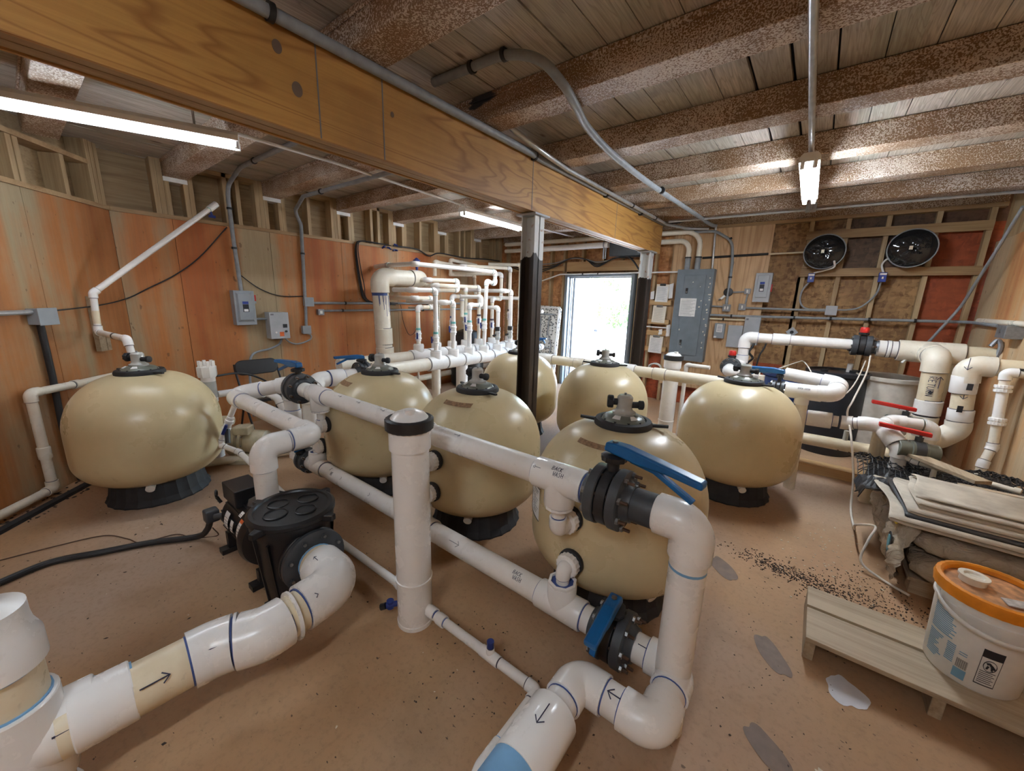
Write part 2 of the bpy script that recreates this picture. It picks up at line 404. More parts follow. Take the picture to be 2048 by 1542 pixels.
# ---------------------------------------------------------------- pipework
def ring(mb, p, ax, r, m, w_=.006):
    p = V(p); ax = V(ax).normalized(); mb.cyl(p-ax*w_/2, p+ax*w_/2, r, m, seg=24)
def elbow(root, a, b, c, r, fit='pvcfit', prim='primer', bend=1.25, sock=1.0, name='elbow', big=1.17):
    a, b, c = V(a), V(b), V(c); u = (a-b).normalized(); w_ = (c-b).normalized(); ang = u.angle(w_)
    R = r*big; d = min(r*bend/math.tan(ang/2), (a-b).length*.45, (c-b).length*.45); rr = d*math.tan(ang/2)
    L = r*sock; La = min(d+L, (a-b).length*.97); Lc = min(d+L, (c-b).length*.97)
    path = fillet([b+u*La, b, b+w_*Lc], rr, 8)
    mb = MB(); mb.tube(path, R, fit, 24)
    if prim:
        ring(mb, b+u*(La+.002), u, r*1.035, prim, max(.005, r*.09)); ring(mb, b+w_*(Lc+.002), w_, r*1.035, prim, max(.005, r*.09))
    return mb.build(name, root)
def coupling(root, p, ax, r, L, fit='pvcfit', prim='primer', name='coupling', big=1.17):
    p = V(p); ax = V(ax).normalized(); mb = MB(); R = r*big
    mb.lathe([(R*.97,-L/2),(R,-L/2+.004),(R,L/2-.004),(R*.97,L/2)], p, ax, fit, 24)
    if prim:
        ring(mb, p-ax*(L/2+.002), ax, r*1.035, prim, max(.005, r*.09)); ring(mb, p+ax*(L/2+.002), ax, r*1.035, prim, max(.005, r*.09))
    return mb.build(name, root)
def tee(root, p, ax, br, r, rb=None, L=None, Lb=None, fit='pvcfit', prim='primer', name='tee'):
    p = V(p); ax = V(ax).normalized(); br = V(br).normalized(); rb = rb or r; L = L or r*3.6; Lb = Lb or r*2.1
    mb = MB(); R = r*1.17; Rb = rb*1.17
    mb.lathe([(R*.97,-L/2),(R,-L/2+.004),(R,L/2-.004),(R*.97,L/2)], p, ax, fit, 28)
    mb.lathe([(Rb,0),(Rb,Lb-.004),(Rb*.96,Lb)], p, br, fit, 24)
    if prim:
        w_ = max(.005, r*.09)
        ring(mb, p-ax*(L/2+.002), ax, r*1.035, prim, w_); ring(mb, p+ax*(L/2+.002), ax, r*1.035, prim, w_)
        ring(mb, p+br*(Lb+.001), br, rb*1.04, prim, w_)
    return mb.build(name, root)
def pipe(root, a, b, r, m='pvc', name='pipe', seg=24):
    mb = MB(); mb.cyl(a, b, r, m, seg=seg); return mb.build(name, root)
def run(root, pts, r, m='pvc', fit='pvcfit', prim='primer', bend=1.25, sock=1.0, ends=(0,0), big=1.17, seg=24):
    """straight pipes between corners, an elbow fitting on each corner"""
    pts = [V(p) for p in pts]; n = len(pts)
    for i in range(n-1):
        a, b = pts[i], pts[i+1]; d = (b-a).normalized(); L = (b-a).length
        ia = min(r*bend, L*.3) if i else 0; ib = min(r*bend, L*.3) if i < n-2 else 0
        pipe(root, a+d*ia, b-d*ib, r, m, seg=seg)
    for i in range(1, n-1): elbow(root, pts[i-1], pts[i], pts[i+1], r, fit, prim, bend, sock, big=big)
def hose(name, pts, r, m, parent=None, rad=.05, seg=8, n=6):
    mb = MB(); mb.tube(fillet(pts, rad, n), r, m, seg); return mb.build(name, parent)
def smooth_path(pts, n=6):
    pts = [V(p) for p in pts]; out = []
    P_ = [pts[0]*2-pts[1]] + pts + [pts[-1]*2-pts[-2]]
    for i in range(1, len(P_)-2):
        a,b,c,d = P_[i-1:i+3]
        for k in range(n):
            t = k/n; out.append(.5*((2*b)+(c-a)*t+(2*a-5*b+4*c-d)*t*t+(3*b-a-3*c+d)*t**3))
    out.append(pts[-1]); return out
LET = {'A':[[(0,0),(.35,1.4),(.7,0)],[(.15,.5),(.55,.5)]],'B':[[(0,0),(0,1.4),(.55,1.25),(.5,.8),(0,.7),(.65,.55),(.6,.1),(0,0)]],
 'C':[[(.65,1.2),(.3,1.4),(0,.9),(0,.4),(.3,0),(.65,.2)]],'K':[[(0,0),(0,1.4)],[(.6,1.4),(0,.6),(.65,0)]],'W':[[(0,1.4),(.15,0),(.35,.9),(.55,0),(.75,1.4)]],
 'S':[[(.6,1.25),(.3,1.4),(.05,1.1),(.55,.45),(.3,0),(0,.15)]],'H':[[(0,0),(0,1.4)],[(.6,0),(.6,1.4)],[(0,.7),(.6,.7)]],'R':[[(0,0),(0,1.4),(.55,1.2),(.5,.75),(0,.65),(.6,0)]],
 'E':[[(.6,1.4),(0,1.4),(0,0),(.6,0)],[(0,.7),(.5,.7)]],'T':[[(0,1.4),(.7,1.4)],[(.35,1.4),(.35,0)]],'U':[[(0,1.4),(0,.2),(.3,0),(.6,.2),(.6,1.4)]],'N':[[(0,0),(0,1.4),(.6,0),(.6,1.4)]],
 'F':[[(0,0),(0,1.4),(.6,1.4)],[(0,.75),(.5,.75)]],'I':[[(.1,0),(.1,1.4)]],'L':[[(0,1.4),(0,0),(.55,0)]],'O':[[(.3,1.4),(0,.9),(0,.4),(.3,0),(.6,.4),(.6,.9),(.3,1.4)]],
 'D':[[(0,0),(0,1.4),(.5,1.1),(.5,.3),(0,0)]],'M':[[(0,0),(0,1.4),(.35,.5),(.7,1.4),(.7,0)]],'>':[[(-1.6,.7),(.6,.7)],[(.05,1.2),(.6,.7),(.05,.2)]],'V':[[(0,1.2),(.5,.7),(0,.2)]],
 '-':[[(0,.7),(1.0,.7)]],'o':[[(.3,1.0),(0,.7),(.3,.4),(.6,.7),(.3,1.0)],[(.6,.7),(1.8,.7)]],' ':[], 'P':[[(0,0),(0,1.4),(.55,1.2),(.5,.75),(0,.65)]],'G':[[(.65,1.2),(.3,1.4),(0,.9),(0,.4),(.3,0),(.65,.2),(.65,.6),(.35,.6)]],
 '2':[[(0,1.1),(.3,1.4),(.6,1.1),(0,0),(.6,0)]],'0':[[(.3,1.4),(0,.9),(0,.4),(.3,0),(.6,.4),(.6,.9),(.3,1.4)]]}
def strokes(text, s=1.0, adv=.95):
    out = []; x = 0
    for ch in text:
        for st in LET.get(ch, []): out.append([((x+a)*s, b*s) for a, b in st])
        x += adv
    return out
def mark(root, p, ax, r, ref, sts, m='marker', th=.0016, name='marking'):
    """pen strokes on a pipe: u runs along ax, v round the pipe, ref is the direction of v = 0"""
    p = V(p); ax = V(ax).normalized(); ref = V(ref); ref = (ref-ax*ref.dot(ax)).normalized(); side = ref.cross(ax) if False else ax.cross(ref)
    mb = MB()
    for st in sts:
        pts = []
        for i in range(len(st)-1):
            (u0,v0),(u1,v1) = st[i], st[i+1]; k = max(1, int(abs(v1-v0)/.008))
            for j in range(k+(i == len(st)-2)):
                t = j/k; u_ = u0+(u1-u0)*t; a = (v0+(v1-v0)*t)/r
                pts.append(p + ax*u_ + (ref*math.cos(a)+side*math.sin(a))*(r+.0005))
        mb.tube(pts, th, m, 5)
    return mb.build(name, root)
def flatmark(root, o, ux, uy, sts, m='ink', th=.001, name='lettering'):
    mb = MB(); o = V(o); ux = V(ux); uy = V(uy)
    for st in sts: mb.tube([o+ux*a+uy*b for a, b in st], th, m, 5)
    return mb.build(name, root)
# ================================================================ the room
XL, YB, XR, ZC, ZJ = -5.41, 6.56, 1.38, 2.87, 2.715
YF = -2.2
KD = V((.757,-.653,0)).normalized(); KN = V((.653,.757,0)).normalized(); KO = V((XL,.73,0))      # angled wall: start, direction, inward normal
KL = (.73-YF)/.653*1.0
def kbox(mb, u0, u1, n0, n1, z0, z1, m):
    q = [KO+KD*u+KN*n for u, n in ((u0,n0),(u1,n0),(u1,n1),(u0,n1))]
    mb.prism([p+V((0,0,z0)) for p in q], (0,0,z1-z0), m)
KE = KO+KD*KL
# floor
mb = MB(); mb.box((-5.8,YF-.2,-.12), (1.6,6.72,0), 'floor')
struct(mb.build('floor', smooth=False), 'rust stained concrete floor with dirt, wet footprints and pale drips', 'floor')
# ceiling: boards with gaps under a dark roof skin
mb = MB(); x = -5.7; i = 0
rr = random.Random(5)
while x < 1.55:
    gap = rr.choice((.004,.005,.006,.010,.018)); wd = .186
    mb.box((x,YF-.1,ZC), (x+wd-gap,6.72,ZC+.03), 'plank'); x += wd
mb.box((-5.8,YF-.2,ZC+.05), (1.6,6.8,ZC+.09), 'black')
struct(mb.build('ceiling', smooth=False), 'weathered plank roof deck with dark gaps between the boards', 'ceiling')
# joists
jl = {-4:'behind the lamp at the near end',-3:'nearest the viewer',-2:'near the left lamp end',-1:'crossing above the near end of the amber beam',0:'with peeling white paint above the bent grey conduit',1:'with black patches above the hanging lamp end',2:'third before the wall of fans',3:'golden brown and second before the wall of fans',4:'last before the plate of the wall of fans'}
for k in range(-3, 5):
    y = 2.08+.907*k
    mb = MB(); x0 = XL-.10 if y > .9 else KO.x + (.73-y)/.653*.757 - .02
    mb.box((x0,y,ZJ), (1.5,y+.19,ZC-.002), 'rust')
    mb.box((x0,y-.012,ZC-.035), (1.5,y,ZC-.002), 'rust')
    o = mb.build('roof_joist', smooth=False, bevel=.008); struct(o, 'rusty flaking roof joist ' + jl[k], 'joist'); o['group'] = 'rusty roof joists'
# main beam
mb = MB(); bx = -1.952
mb.box((bx-.014,YF+.05,2.304), (bx,5.96,2.70), 'beam')
wb = mb.build('wooden_beam', smooth=False); struct(wb, 'long amber plywood-faced roof beam on two steel posts', 'beam')
mb = MB(); mb.box((bx-.075,YF+.05,2.310), (bx-.017,5.94,2.70), 'stud_y'); mb.build('core_board', wb, smooth=False)
mb = MB(); mb.box((bx-.140,YF+.05,2.310), (bx-.081,5.94,2.70), 'stud_y'); mb.build('core_board', wb, smooth=False)
mb = MB(); mb.box((bx-.158,YF+.05,2.304), (bx-.144,5.96,2.70), 'beam'); mb.build('plywood_face', wb, smooth=False)
mb = MB(); mb.box((bx-.158,YF+.05,2.702), (bx+.012,5.96,2.715), 'stud_y'); mb.build('top_board', wb, smooth=False)
for k in range(-3, 4):
    y = 2.08+.907*k
    mb = MB(); mb.box((bx-.12,y+.20,2.717), (bx-.02,y+.90,2.750), 'beam'); mb.build('blocking', wb, smooth=False)
for y in (1.02,1.36,2.72,4.35):
    mb = MB(); mb.box((bx+.0002,y,2.306), (bx+.0018,y+.006,2.69), 'inkgrey'); mb.build('panel_joint', wb, smooth=False)
# posts
def post(x, y, lab):
    t = thing('steel_post', lab, 'post', (x,y,0), 'steel beam posts'); h = .07
    mb = MB(); mb.box((x-h,y-h,.0), (x-h+.012,y+h,2.29), 'post'); mb.box((x+h-.012,y-h,.0), (x+h,y+h,2.29), 'post'); mb.box((x-h,y-.006,.0), (x+h,y+.006,2.29), 'post')
    mb.build('column', t, smooth=False)
    mb = MB(); mb.box((x-.10,y-.11,2.288), (x+.10,y+.11,2.302), 'boxlight'); mb.build('cap_plate', t, smooth=False)
    mb = MB(); mb.box((x-.11,y-.11,0), (x+.11,y+.11,.014), 'post'); mb.build('base_plate', t, smooth=False)
post(-2.045, 2.88, 'brown steel post with white painted top standing between the tanks')
post(-2.017, 5.62, 'brown steel post with rusty white top beside the open doorway')
# ---- left wall
mb = MB(); seams = [.73,1.19,2.10,3.01,3.92,4.83,5.74,6.64]
for a, b in zip(seams, seams[1:]): mb.box((XL-.012,a+.002,0), (XL,b-.002,2.309), 'wall_l')
mb.box((XL-.03,.70,0), (XL-.0125,6.64,2.309), 'black')
mb.box((XL-.165,.60,2.2), (XL-.150,6.66,2.9), 'sheath')
wl = struct(mb.build('wall_left', smooth=False), 'left wall of orange rust streaked plywood panels with open framing above', 'wall')
mb = MB(); mb.box((XL-.148,.74,2.310), (XL+.012,6.56,2.347), 'stud_y'); mb.build('ledge_plate', wl, smooth=False)
def lstud(y0, y1, z1=2.868, m='stud_z', z0=2.348):
    mb = MB(); mb.box((XL-.148,y0,z0), (XL-.004,y1,z1), m); mb.build('stud', wl, smooth=False)
for k in range(-1, 5):
    y = 2.08+.907*k
    lstud(y-.095,y-.052); lstud(y-.050,y-.008); lstud(y-.006,y+.036,ZJ-.045); lstud(y+.150,y+.190,ZJ-.045); lstud(y+.192,y+.232); 
    mb = MB(); mb.box((XL-.148,y-.006,ZJ-.044), (XL-.004,y+.190,ZJ-.002), 'paper'); mb.build('joist_seat', wl, smooth=False)
    if k < 4: lstud(y+.50,y+.54); lstud(y+.62,y+.66) if k % 2 else None
    if k < 4:
        mb = MB(); mb.box((XL-.148,y+.234,ZC-.045), (XL-.004,y+.81,ZC-.002), 'stud_y'); mb.build('top_plate', wl, smooth=False)
lstud(6.30,6.34); lstud(6.44,6.55)
# ---- angled wall at the left front
mb = MB(); us = [0,.82,1.74,2.66,3.6,KL]
for a, b in zip(us, us[1:]):
    if b-a > .01: kbox(mb, a+.002, b-.002, -.012, 0, 0, 2.309, 'wall_a')
kbox(mb, -.04, KL, -.03, -.0125, 0, 2.309, 'black'); kbox(mb, -.06, KL, -.165, -.15, 2.2, 2.9, 'sheath')
wa = struct(mb.build('wall_left_angled', smooth=False), 'angled plywood wall at the front left corner with rust coloured streaks', 'wall')  # streaks run the full height, no separate tone at the foot
mb = MB(); kbox(mb, -.05, KL, -.148, .012, 2.310, 2.347, 'stud_y'); mb.build('ledge_plate', wa, smooth=False)
for u in (.01,.055,.10,.38,.75,.80,1.2,1.6,2.0):
    mb = MB(); kbox(mb, u, u+.04, -.148, -.004, 2.348, 2.868 if u < .2 else 2.66, 'stud_z'); mb.build('stud', wa, smooth=False)
mb = MB(); kbox(mb, .145, 2.4, -.148, .004, 2.662, 2.70, 'stud_y'); mb.build('top_plate', wa, smooth=False)
# ---- right wall
mb = MB(); ys = [6.64,5.72,4.80,3.9,3.0,1.8,.6,YF]
for b, a in zip(ys, ys[1:]): mb.box((XR,a+.002,0), (XR+.012,b-.002,2.347), 'wall_r')
mb.box((XR+.013,YF,0), (XR+.03,6.64,2.347), 'black'); mb.box((XR+.15,YF,2.2), (XR+.165,6.66,2.9), 'sheath')
wr = struct(mb.build('wall_right', smooth=False), 'right wall of pale plywood streaked with rust above the pallet of sacks', 'wall')
for y in (6.42,6.02,5.55,5.1,4.6):
    mb = MB(); mb.box((XR+.004,y,2.35), (XR+.148,y+.09,2.868), 'stud_z'); mb.build('stud', wr, smooth=False)
# ---- wall behind the viewer
mb = MB(); mb.box((KE.x-.2,YF-.02,0), (1.6,YF,2.9), 'wall_a'); struct(mb.build('wall_front', smooth=False), 'plain plywood wall behind the viewer', 'wall')
# ---- back wall
DX0, DX1, DZ = -3.83, -2.50, 2.09
mb = MB(); Y1, Y2 = 6.650, 6.664
for x0, x1, z0, z1, m in ((-5.6,DX0,0,2.9,'osbdoor'),(DX0,DX1,DZ,2.9,'osbdoor'),(DX1,-1.6,.80,2.9,'osbdoor'),(DX1,-.30,0,.80,'osbred'),(-1.6,-.25,.80,2.9,'osb'),  # low osbred strip: reddish reflected light put into the board colour
        (-.30,.90,0,2.0,'osb'),(-.25,.12,2.0,2.9,'osb'),(.12,.90,2.0,2.9,'osbdark'),(.90,1.5,0,2.56,'osbred'),(.90,1.5,2.56,2.9,'osbdark')):
    mb.box((x0,Y1,z0), (x1,Y2,z1), m)
wk = struct(mb.build('wall_back', smooth=False), 'far wall of strand board and open studs around the doorway and fans', 'wall')
mb = MB(); mb.box((-1.93,6.545,.30), (-.645,6.558,2.69), 'backply'); mb.build('plywood_panel', wk, smooth=False)
def bstud(x0, x1, z0=0, z1=2.69, y0=6.56):
    mb = MB(); mb.box((x0,y0,z0), (x1,6.649,z1), 'stud_z'); mb.build('stud', wk, smooth=False)
for x in (-5.3,-4.95,-4.62,-4.22,-.265,.10,.465,.875,1.27): bstud(x, x+.045)
for x in (-3.93,-3.88): bstud(x, x+.042, 0, 2.13 if x > -3.9 else 2.69)
for x in (-2.48,-2.43,-2.22,-1.95): bstud(x, x+.042)
for x in (-3.55,-3.15,-2.80): bstud(x, x+.042, 2.302, 2.69)
mb = MB(); mb.box((-5.4,6.55,2.692), (1.378,6.649,2.735), 'stud_x'); mb.build('top_plate', wk, smooth=False)
mb = MB(); mb.box((-5.4,6.57,2.737), (1.378,6.649,2.868), 'rust'); mb.build('rim_board', wk, smooth=False)
mb = MB(); mb.box((-3.84,6.553,2.13), (-2.44,6.60,2.30), 'doorwood'); mb.build('door_header', wk, smooth=False)
mb = MB(); mb.box((-5.35,6.553,2.15), (-3.90,6.60,2.235), 'doorwood'); mb.build('cross_board', wk, smooth=False)
for z0, z1, x0, x1 in ((2.46,2.56,-.28,1.31),(2.0,2.095,-.275,1.315),(.02,.06,-5.3,-3.95)):
    mb = MB(); mb.box((x0,6.52,z0), (x1,6.558,z1), 'stud_x'); mb.build('cross_board', wk, smooth=False)
mb = MB(); mb.box((-.27,6.50,2.10), (.12,6.52,2.13), 'stud_x'); mb.build('cross_board', wk, smooth=False)
# ---- door
mb = MB(); fy0, fy1 = 6.49, 6.70
mb.box((DX0,fy0,0), (DX0+.055,fy1,DZ), 'boxdark'); mb.box((DX1-.055,fy0,0), (DX1,fy1,DZ), 'boxdark'); mb.box((DX0+.055,fy0,DZ-.055), (DX1-.055,fy1,DZ), 'boxdark')
mb.box((DX0+.055,6.58,0), (DX0+.075,6.62,DZ-.055), 'boxlight'); mb.box((DX1-.075,6.58,0), (DX1-.055,6.62,DZ-.055), 'boxlight'); mb.box((DX0+.055,6.58,DZ-.075), (DX1-.055,6.62,DZ-.055), 'boxlight')
d1 = struct(mb.build('door_1', smooth=False, bevel=.004), 'grey steel frame of the open doorway to daylight', 'door')
mb = MB(); a = math.radians(98); mb.box((DX0+.06,6.705,.02), (DX0+.105,7.75,DZ-.06), 'boxlight'); mb.build('door_leaf', d1, smooth=False)
mb = MB(); mb.cyl((DX0+.105,7.68,1.0), (DX0+.16,7.68,1.0), .025, 'gunmetal'); mb.cyl((DX0+.13,7.68,1.0), (DX0+.175,7.68,1.0), .032, 'gunmetal'); mb.build('door_handle', d1)
# ---- outside
mb = MB(); mb.box((-40,6.72,-.10), (30,60,-.04), 'ground'); struct(mb.build('ground', smooth=False), 'bright sunlit gravel yard outside the doorway', 'ground')
def tree(x, y, h, r, seed, lab):
    q = random.Random(seed); t = thing('tree', lab, 'tree', (x,y,-.05))
    mb = MB(); mb.tube(smooth_path([(x,y,-.05),(x+.05,y,h*.3),(x-.08,y,h*.6),(x,y,h*.9)]), .1, 'bark', 8); mb.build('trunk', t)
    mb = MB()
    for i in range(1500):
        a = q.uniform(0,2*PI); rr = r*q.random()**.5; zz = h*.42 + q.random()*h*.75; k = 1-abs((zz-h*.8)/(h*.5))**2
        p = V((x+math.cos(a)*rr*max(.25,k), y+math.sin(a)*rr*max(.25,k), zz)); u = V((q.uniform(-1,1),q.uniform(-1,1),q.uniform(-1,1))).normalized(); w_ = u.orthogonal().normalized(); s = q.uniform(.08,.2)
        mb.add([p-u*s,p+w_*s*.5,p+u*s,p-w_*s*.5], [(0,1,2,3)], 'leaf')
    mb.build('foliage', t, smooth=False)
tree(-9.0, 19.5, 5.2, 2.2, 3, 'young leafy tree in the sunlit yard seen through the doorway')
mb = MB(); q = random.Random(9)
for i in range(900):
    a = q.uniform(0,2*PI); rr = 1.5*q.random()**.5; p = V((-9.2+math.cos(a)*rr*1.4, 22.5+math.sin(a)*rr, .1+q.random()*1.5)); u = V((q.uniform(-1,1),q.uniform(-1,1),q.uniform(-1,1))).normalized(); w_ = u.orthogonal().normalized(); s = q.uniform(.08,.18)
    mb.add([p-u*s,p+w_*s*.5,p+u*s,p-w_*s*.5], [(0,1,2,3)], 'leaf')
tag(mb.build('bush', smooth=False), 'low green bush beyond the young tree in the yard', 'bush')
for ky, kz, kr in ((.12,2.66,.022),(.86,2.60,.026),(.93,2.47,.030),(1.42,2.54,.014)):
    mb = MB(); mb.prism([(bx+.0002,ky+math.cos(a)*kr*.75,kz+math.sin(a)*kr) for a in [2*PI*k/20 for k in range(20)]], (.0012,0,0), 'bark'); mb.build('knot', wb, smooth=False)
# ================================================================ filter tanks
def make_tank():
    t = thing('filter_tank', '', 'filter tank', (0,0,0), 'beige sand filter tanks')
    R = .457; prof = []
    for i in range(15):
        a = PI/2*i/14; prof.append((.10+(R-.10)*math.sin(a)**.86, .37-.235*math.cos(a)**1.0))
    prof += [(R,.45),(R,.54)]
    for i in range(1,19):
        a = PI/2*i/18; prof.append((.085+(R-.085)*math.cos(a)**.92, .58+.395*math.sin(a)**1.02))
    mb = MB(); mb.lathe(prof, (0,0,0), (0,0,1), 'tank', 64); mb.build('tank_body', t, angle=60)
    mb = MB(); mb.lathe([(.315,0),(.318,.012),(.296,.05),(.272,.19),(.235,.20)], (0,0,0), (0,0,1), 'blackrub', 72, ribs=24, ribd=.006); mb.build('tank_base', t, angle=20)
    # lid clamp
    mb = MB(); mb.lathe([(.128,.962),(.148,.966),(.150,.985),(.142,1.000),(.118,1.004),(.112,.992)], (0,0,0), (0,0,1), 'blackrub', 48, caps=False)
    mb.build('clamp_ring', t)
    for s in (-1,1):
        mb = MB(); mb.prism([(s*.14,-.014,.975),(s*.225,-.009,.980),(s*.225,.009,.980),(s*.14,.014,.975)], (0,0,.014), 'blackrub'); mb.build('clamp_arm', t, smooth=False, bevel=.002)
    mb = MB(); prof = [(.116,.985)] + [(.05+.066*math.cos(PI/2*i/8), .985+.045*math.sin(PI/2*i/8)) for i in range(1,9)]
    mb.lathe(prof, (0,0,0), (0,0,1), 'greygreen', 40)
    for k in range(10):
        a = 2*PI*k/10; c = math.cos(a); s = math.sin(a)
        mb.cyl((c*.104,s*.104,.985), (c*.104,s*.104,1.008), .008, 'blackrub', seg=8)
    lid = mb.build('lid_dome', t)
    for a0, wd in ((-1.9,.5),(-.9,.38)):
        mb = MB(); pts = []
        q = [(.098,a0-.22),(.098,a0+.22),(.074,a0+.22*wd*2),(.074,a0-.22*wd*2)]
        zz = lambda r: 1.0325-(.0325)*((r-.05)/.066)**2 + .0035
        mb.prism([(r*math.cos(a), r*math.sin(a), zz(r)) for r, a in q], (0,0,.001), 'paper'); mb.build('lid_sticker', lid, smooth=False)
    man = thing_part('air_valve', t)
    mb = MB(); mb.lathe([(.058,1.026),(.060,1.040),(.046,1.048),(.040,1.060),(.040,1.118),(.030,1.130)], (0,0,0), (0,0,1), 'clear', 28)
    mb.lathe([(.030,1.03),(.030,1.115)], (0,0,0), (0,0,1), 'greygreen', 20); man = mb.build('air_valve', t)
    mb = MB(); mb.cyl((-.036,-.01,1.092), (-.056,-.014,1.092), .018, 'blackrub', seg=14); mb.lathe([(.030,0),(.034,.004),(.034,.026),(.028,.032)], (-.056,-.014,1.092), (-1,-.15,0), 'blackrub', 16, ribs=8, ribd=-.004); mb.build('knob', man)
    mb = MB(); mb.cyl((.036,.0,1.080), (.072,.012,1.080), .017, 'blackrub', seg=14); mb.lathe([(.022,0),(.024,.004),(.024,.022),(.018,.026)], (.070,.011,1.080), (1,.25,0), 'blackrub', 16); mb.build('knob', man)
    mb = MB(); mb.cyl((0,0,1.128), (0,0,1.142), .006, 'gunmetal', seg=8); mb.build('bleed_screw', man)
    mb = MB(); mb.cyl((.20,-.19,.165), (.235,-.225,.150), .028, 'white', seg=14); mb.build('drain_cap', t)
    return t
def thing_part(n, t): return None
TANKS = [((-4.007,.549), 'beige filter tank alone in the left corner below the sloping white vent pipe', 25),
 ((-2.811,1.835), 'beige filter tank at the far end of the headers, brown tape mark on its shoulder', 8),
 ((-1.800,1.940), 'beige filter tank behind the upright white feeder cylinder and the backwash header', -14),
 ((-.728,1.916), 'nearest beige filter tank, behind the blue-handled flanged valve', 18),
 ((-2.740,3.700), 'beige filter tank partly hidden behind the brown and white post', -30),
 ((-1.644,3.674), 'beige filter tank standing in front of the bright doorway', 12),
 ((-.405,3.706), 'beige filter tank nearest the black and white drums', -20)]
_t0 = make_tank(); TANK = []
for i, ((x,y), lab, rot) in enumerate(TANKS):
    o = _t0 if i == 0 else copy_tree(_t0)
    o['label'] = lab; TANK.append((o, x, y, rot))
for o, x, y, rot in TANK: o.location = (x,y,0); o.rotation_euler = (0,0,math.radians(rot))
bpy.context.view_layer.update()
def tank_patch(i, az, el0, el1, half, m, name):
    """a thin strip lying on the shoulder of a tank"""
    o, x, y, rot = TANK[i]; R = .457; mb = MB(); rows = []
    for e in range(5):
        a = math.radians(el0+(el1-el0)*e/4); r = .085+(R-.085)*math.cos(a)**.92; z = .58+.395*math.sin(a)**1.02; row = []
        for k in range(9):
            b = az + half*(k-4)/4/r*.25; row.append((x+math.cos(b)*(r+.0025), y+math.sin(b)*(r+.0025), z+.0022))
        rows.append(row)
    vs = [p for r in rows for p in r]; n = 9
    fs = [(e*n+k, e*n+k+1, (e+1)*n+k+1, (e+1)*n+k) for e in range(4) for k in range(n-1)]
    mb.add(vs, fs, m); p = mb.build(name)
    p.parent = o; p.matrix_parent_inverse = o.matrix_world.inverted(); return p
tank_patch(1, -1.75, 55, 62, .36, 'scuff', 'residue_mark'); tank_patch(2, -1.35, 60, 66, .42, 'scuff', 'residue_mark')
tank_patch(3, -1.62, 58, 63, .44, 'scuff', 'residue_mark')
def tank_label():
    o, x, y, rot = TANK[3]; R = .4595; z0, z1, a0, a1 = .47, .66, -2.62, -2.16
    def P_(a, z, e=0): return (x+math.cos(a)*(R+e), y+math.sin(a)*(R+e), z)
    mb = MB(); n = 10
    vs = [P_(a0+(a1-a0)*k/n, z) for z in (z0, z1) for k in range(n+1)]
    mb.add(vs, [(k,k+1,k+n+2,k+n+1) for k in range(n)], 'paper'); lb = mb.build('paper_label')
    lb.parent = o; lb.matrix_parent_inverse = o.matrix_world.inverted()
    mb = MB()
    for c in (0,1):
        for k in range(9):
            z = z1-.03-.016*k; b0 = a0+.03+c*.22; b1 = b0+.17-.03*((k*7)%3)
            mb.tube([P_(b0+(b1-b0)*j/4, z, .0006) for j in range(5)], .0012, 'inkgrey', 4)
    mb.tube([P_(a0+(a1-a0)*j/8, z1-.006, .0006) for j in range(9)], .002, 'ink', 4); mb.tube([P_(a0+(a1-a0)*j/8, z0+.004, .0006) for j in range(9)], .002, 'ink', 4)
    q = mb.build('label_print', lb)
tank_label()
# ================================================================ lamps
def strip_lamp(name, a, b, lab, grp, tm='tube'):
    """4 ft fluorescent strip: white channel with two bare tubes under it"""
    a, b = V(a), V(b); d = (b-a).normalized(); s = V((0,0,1)).cross(d).normalized(); up = V((0,0,1)); L = (b-a).length
    t = thing(name, lab, 'lamp', (a+b)/2 + up*.06, grp)
    mb = MB(); q = [s*x+up*z for x, z in ((-.06,.012),(-.06,.045),(-.04,.070),(.04,.070),(.06,.045),(.06,.012))]
    mb.prism([a+p for p in q], d*L, 'white'); mb.build('channel', t, smooth=False)
    for x in (-.034,.034):
        mb = MB(); mb.cyl(a+s*x-up*.008+d*.03, b+s*x-up*.008-d*.03, .0175, tm, seg=16); mb.build('fluorescent_tube', t)
    for e, k in ((a,1),(b,-1)):
        for x in (-.034,.034):
            mb = MB(); mb.cyl(e+s*x-up*.03+d*.012*k, e+s*x+up*.022+d*.012*k, .016, 'white', seg=10); mb.build('lampholder', t)
    return t
strip_lamp('strip_lamp', (-3.90,-.06,2.60), (-3.39,1.18,2.60), 'lit fluorescent strip lamp hanging at the front left corner', 'fluorescent strip lamps', 'tube_dim')
strip_lamp('strip_lamp', (-3.58,3.55,2.60), (-3.60,4.77,2.60), 'lit fluorescent strip lamp partly behind the white topped post', 'fluorescent strip lamps')
strip_lamp('strip_lamp', (-.215,3.58,2.58), (-.235,4.80,2.58), 'lit fluorescent strip lamp seen end-on on the zinc conduit at the right', 'fluorescent strip lamps', 'tube_bright')
strip_lamp('strip_lamp', (-.17,-1.75,2.58), (-.18,-.53,2.58), 'added unseen fluorescent strip lamp behind the viewer, for fill light', 'fluorescent strip lamps', 'tube_fill')  # unseen lamp added as fill from the camera side
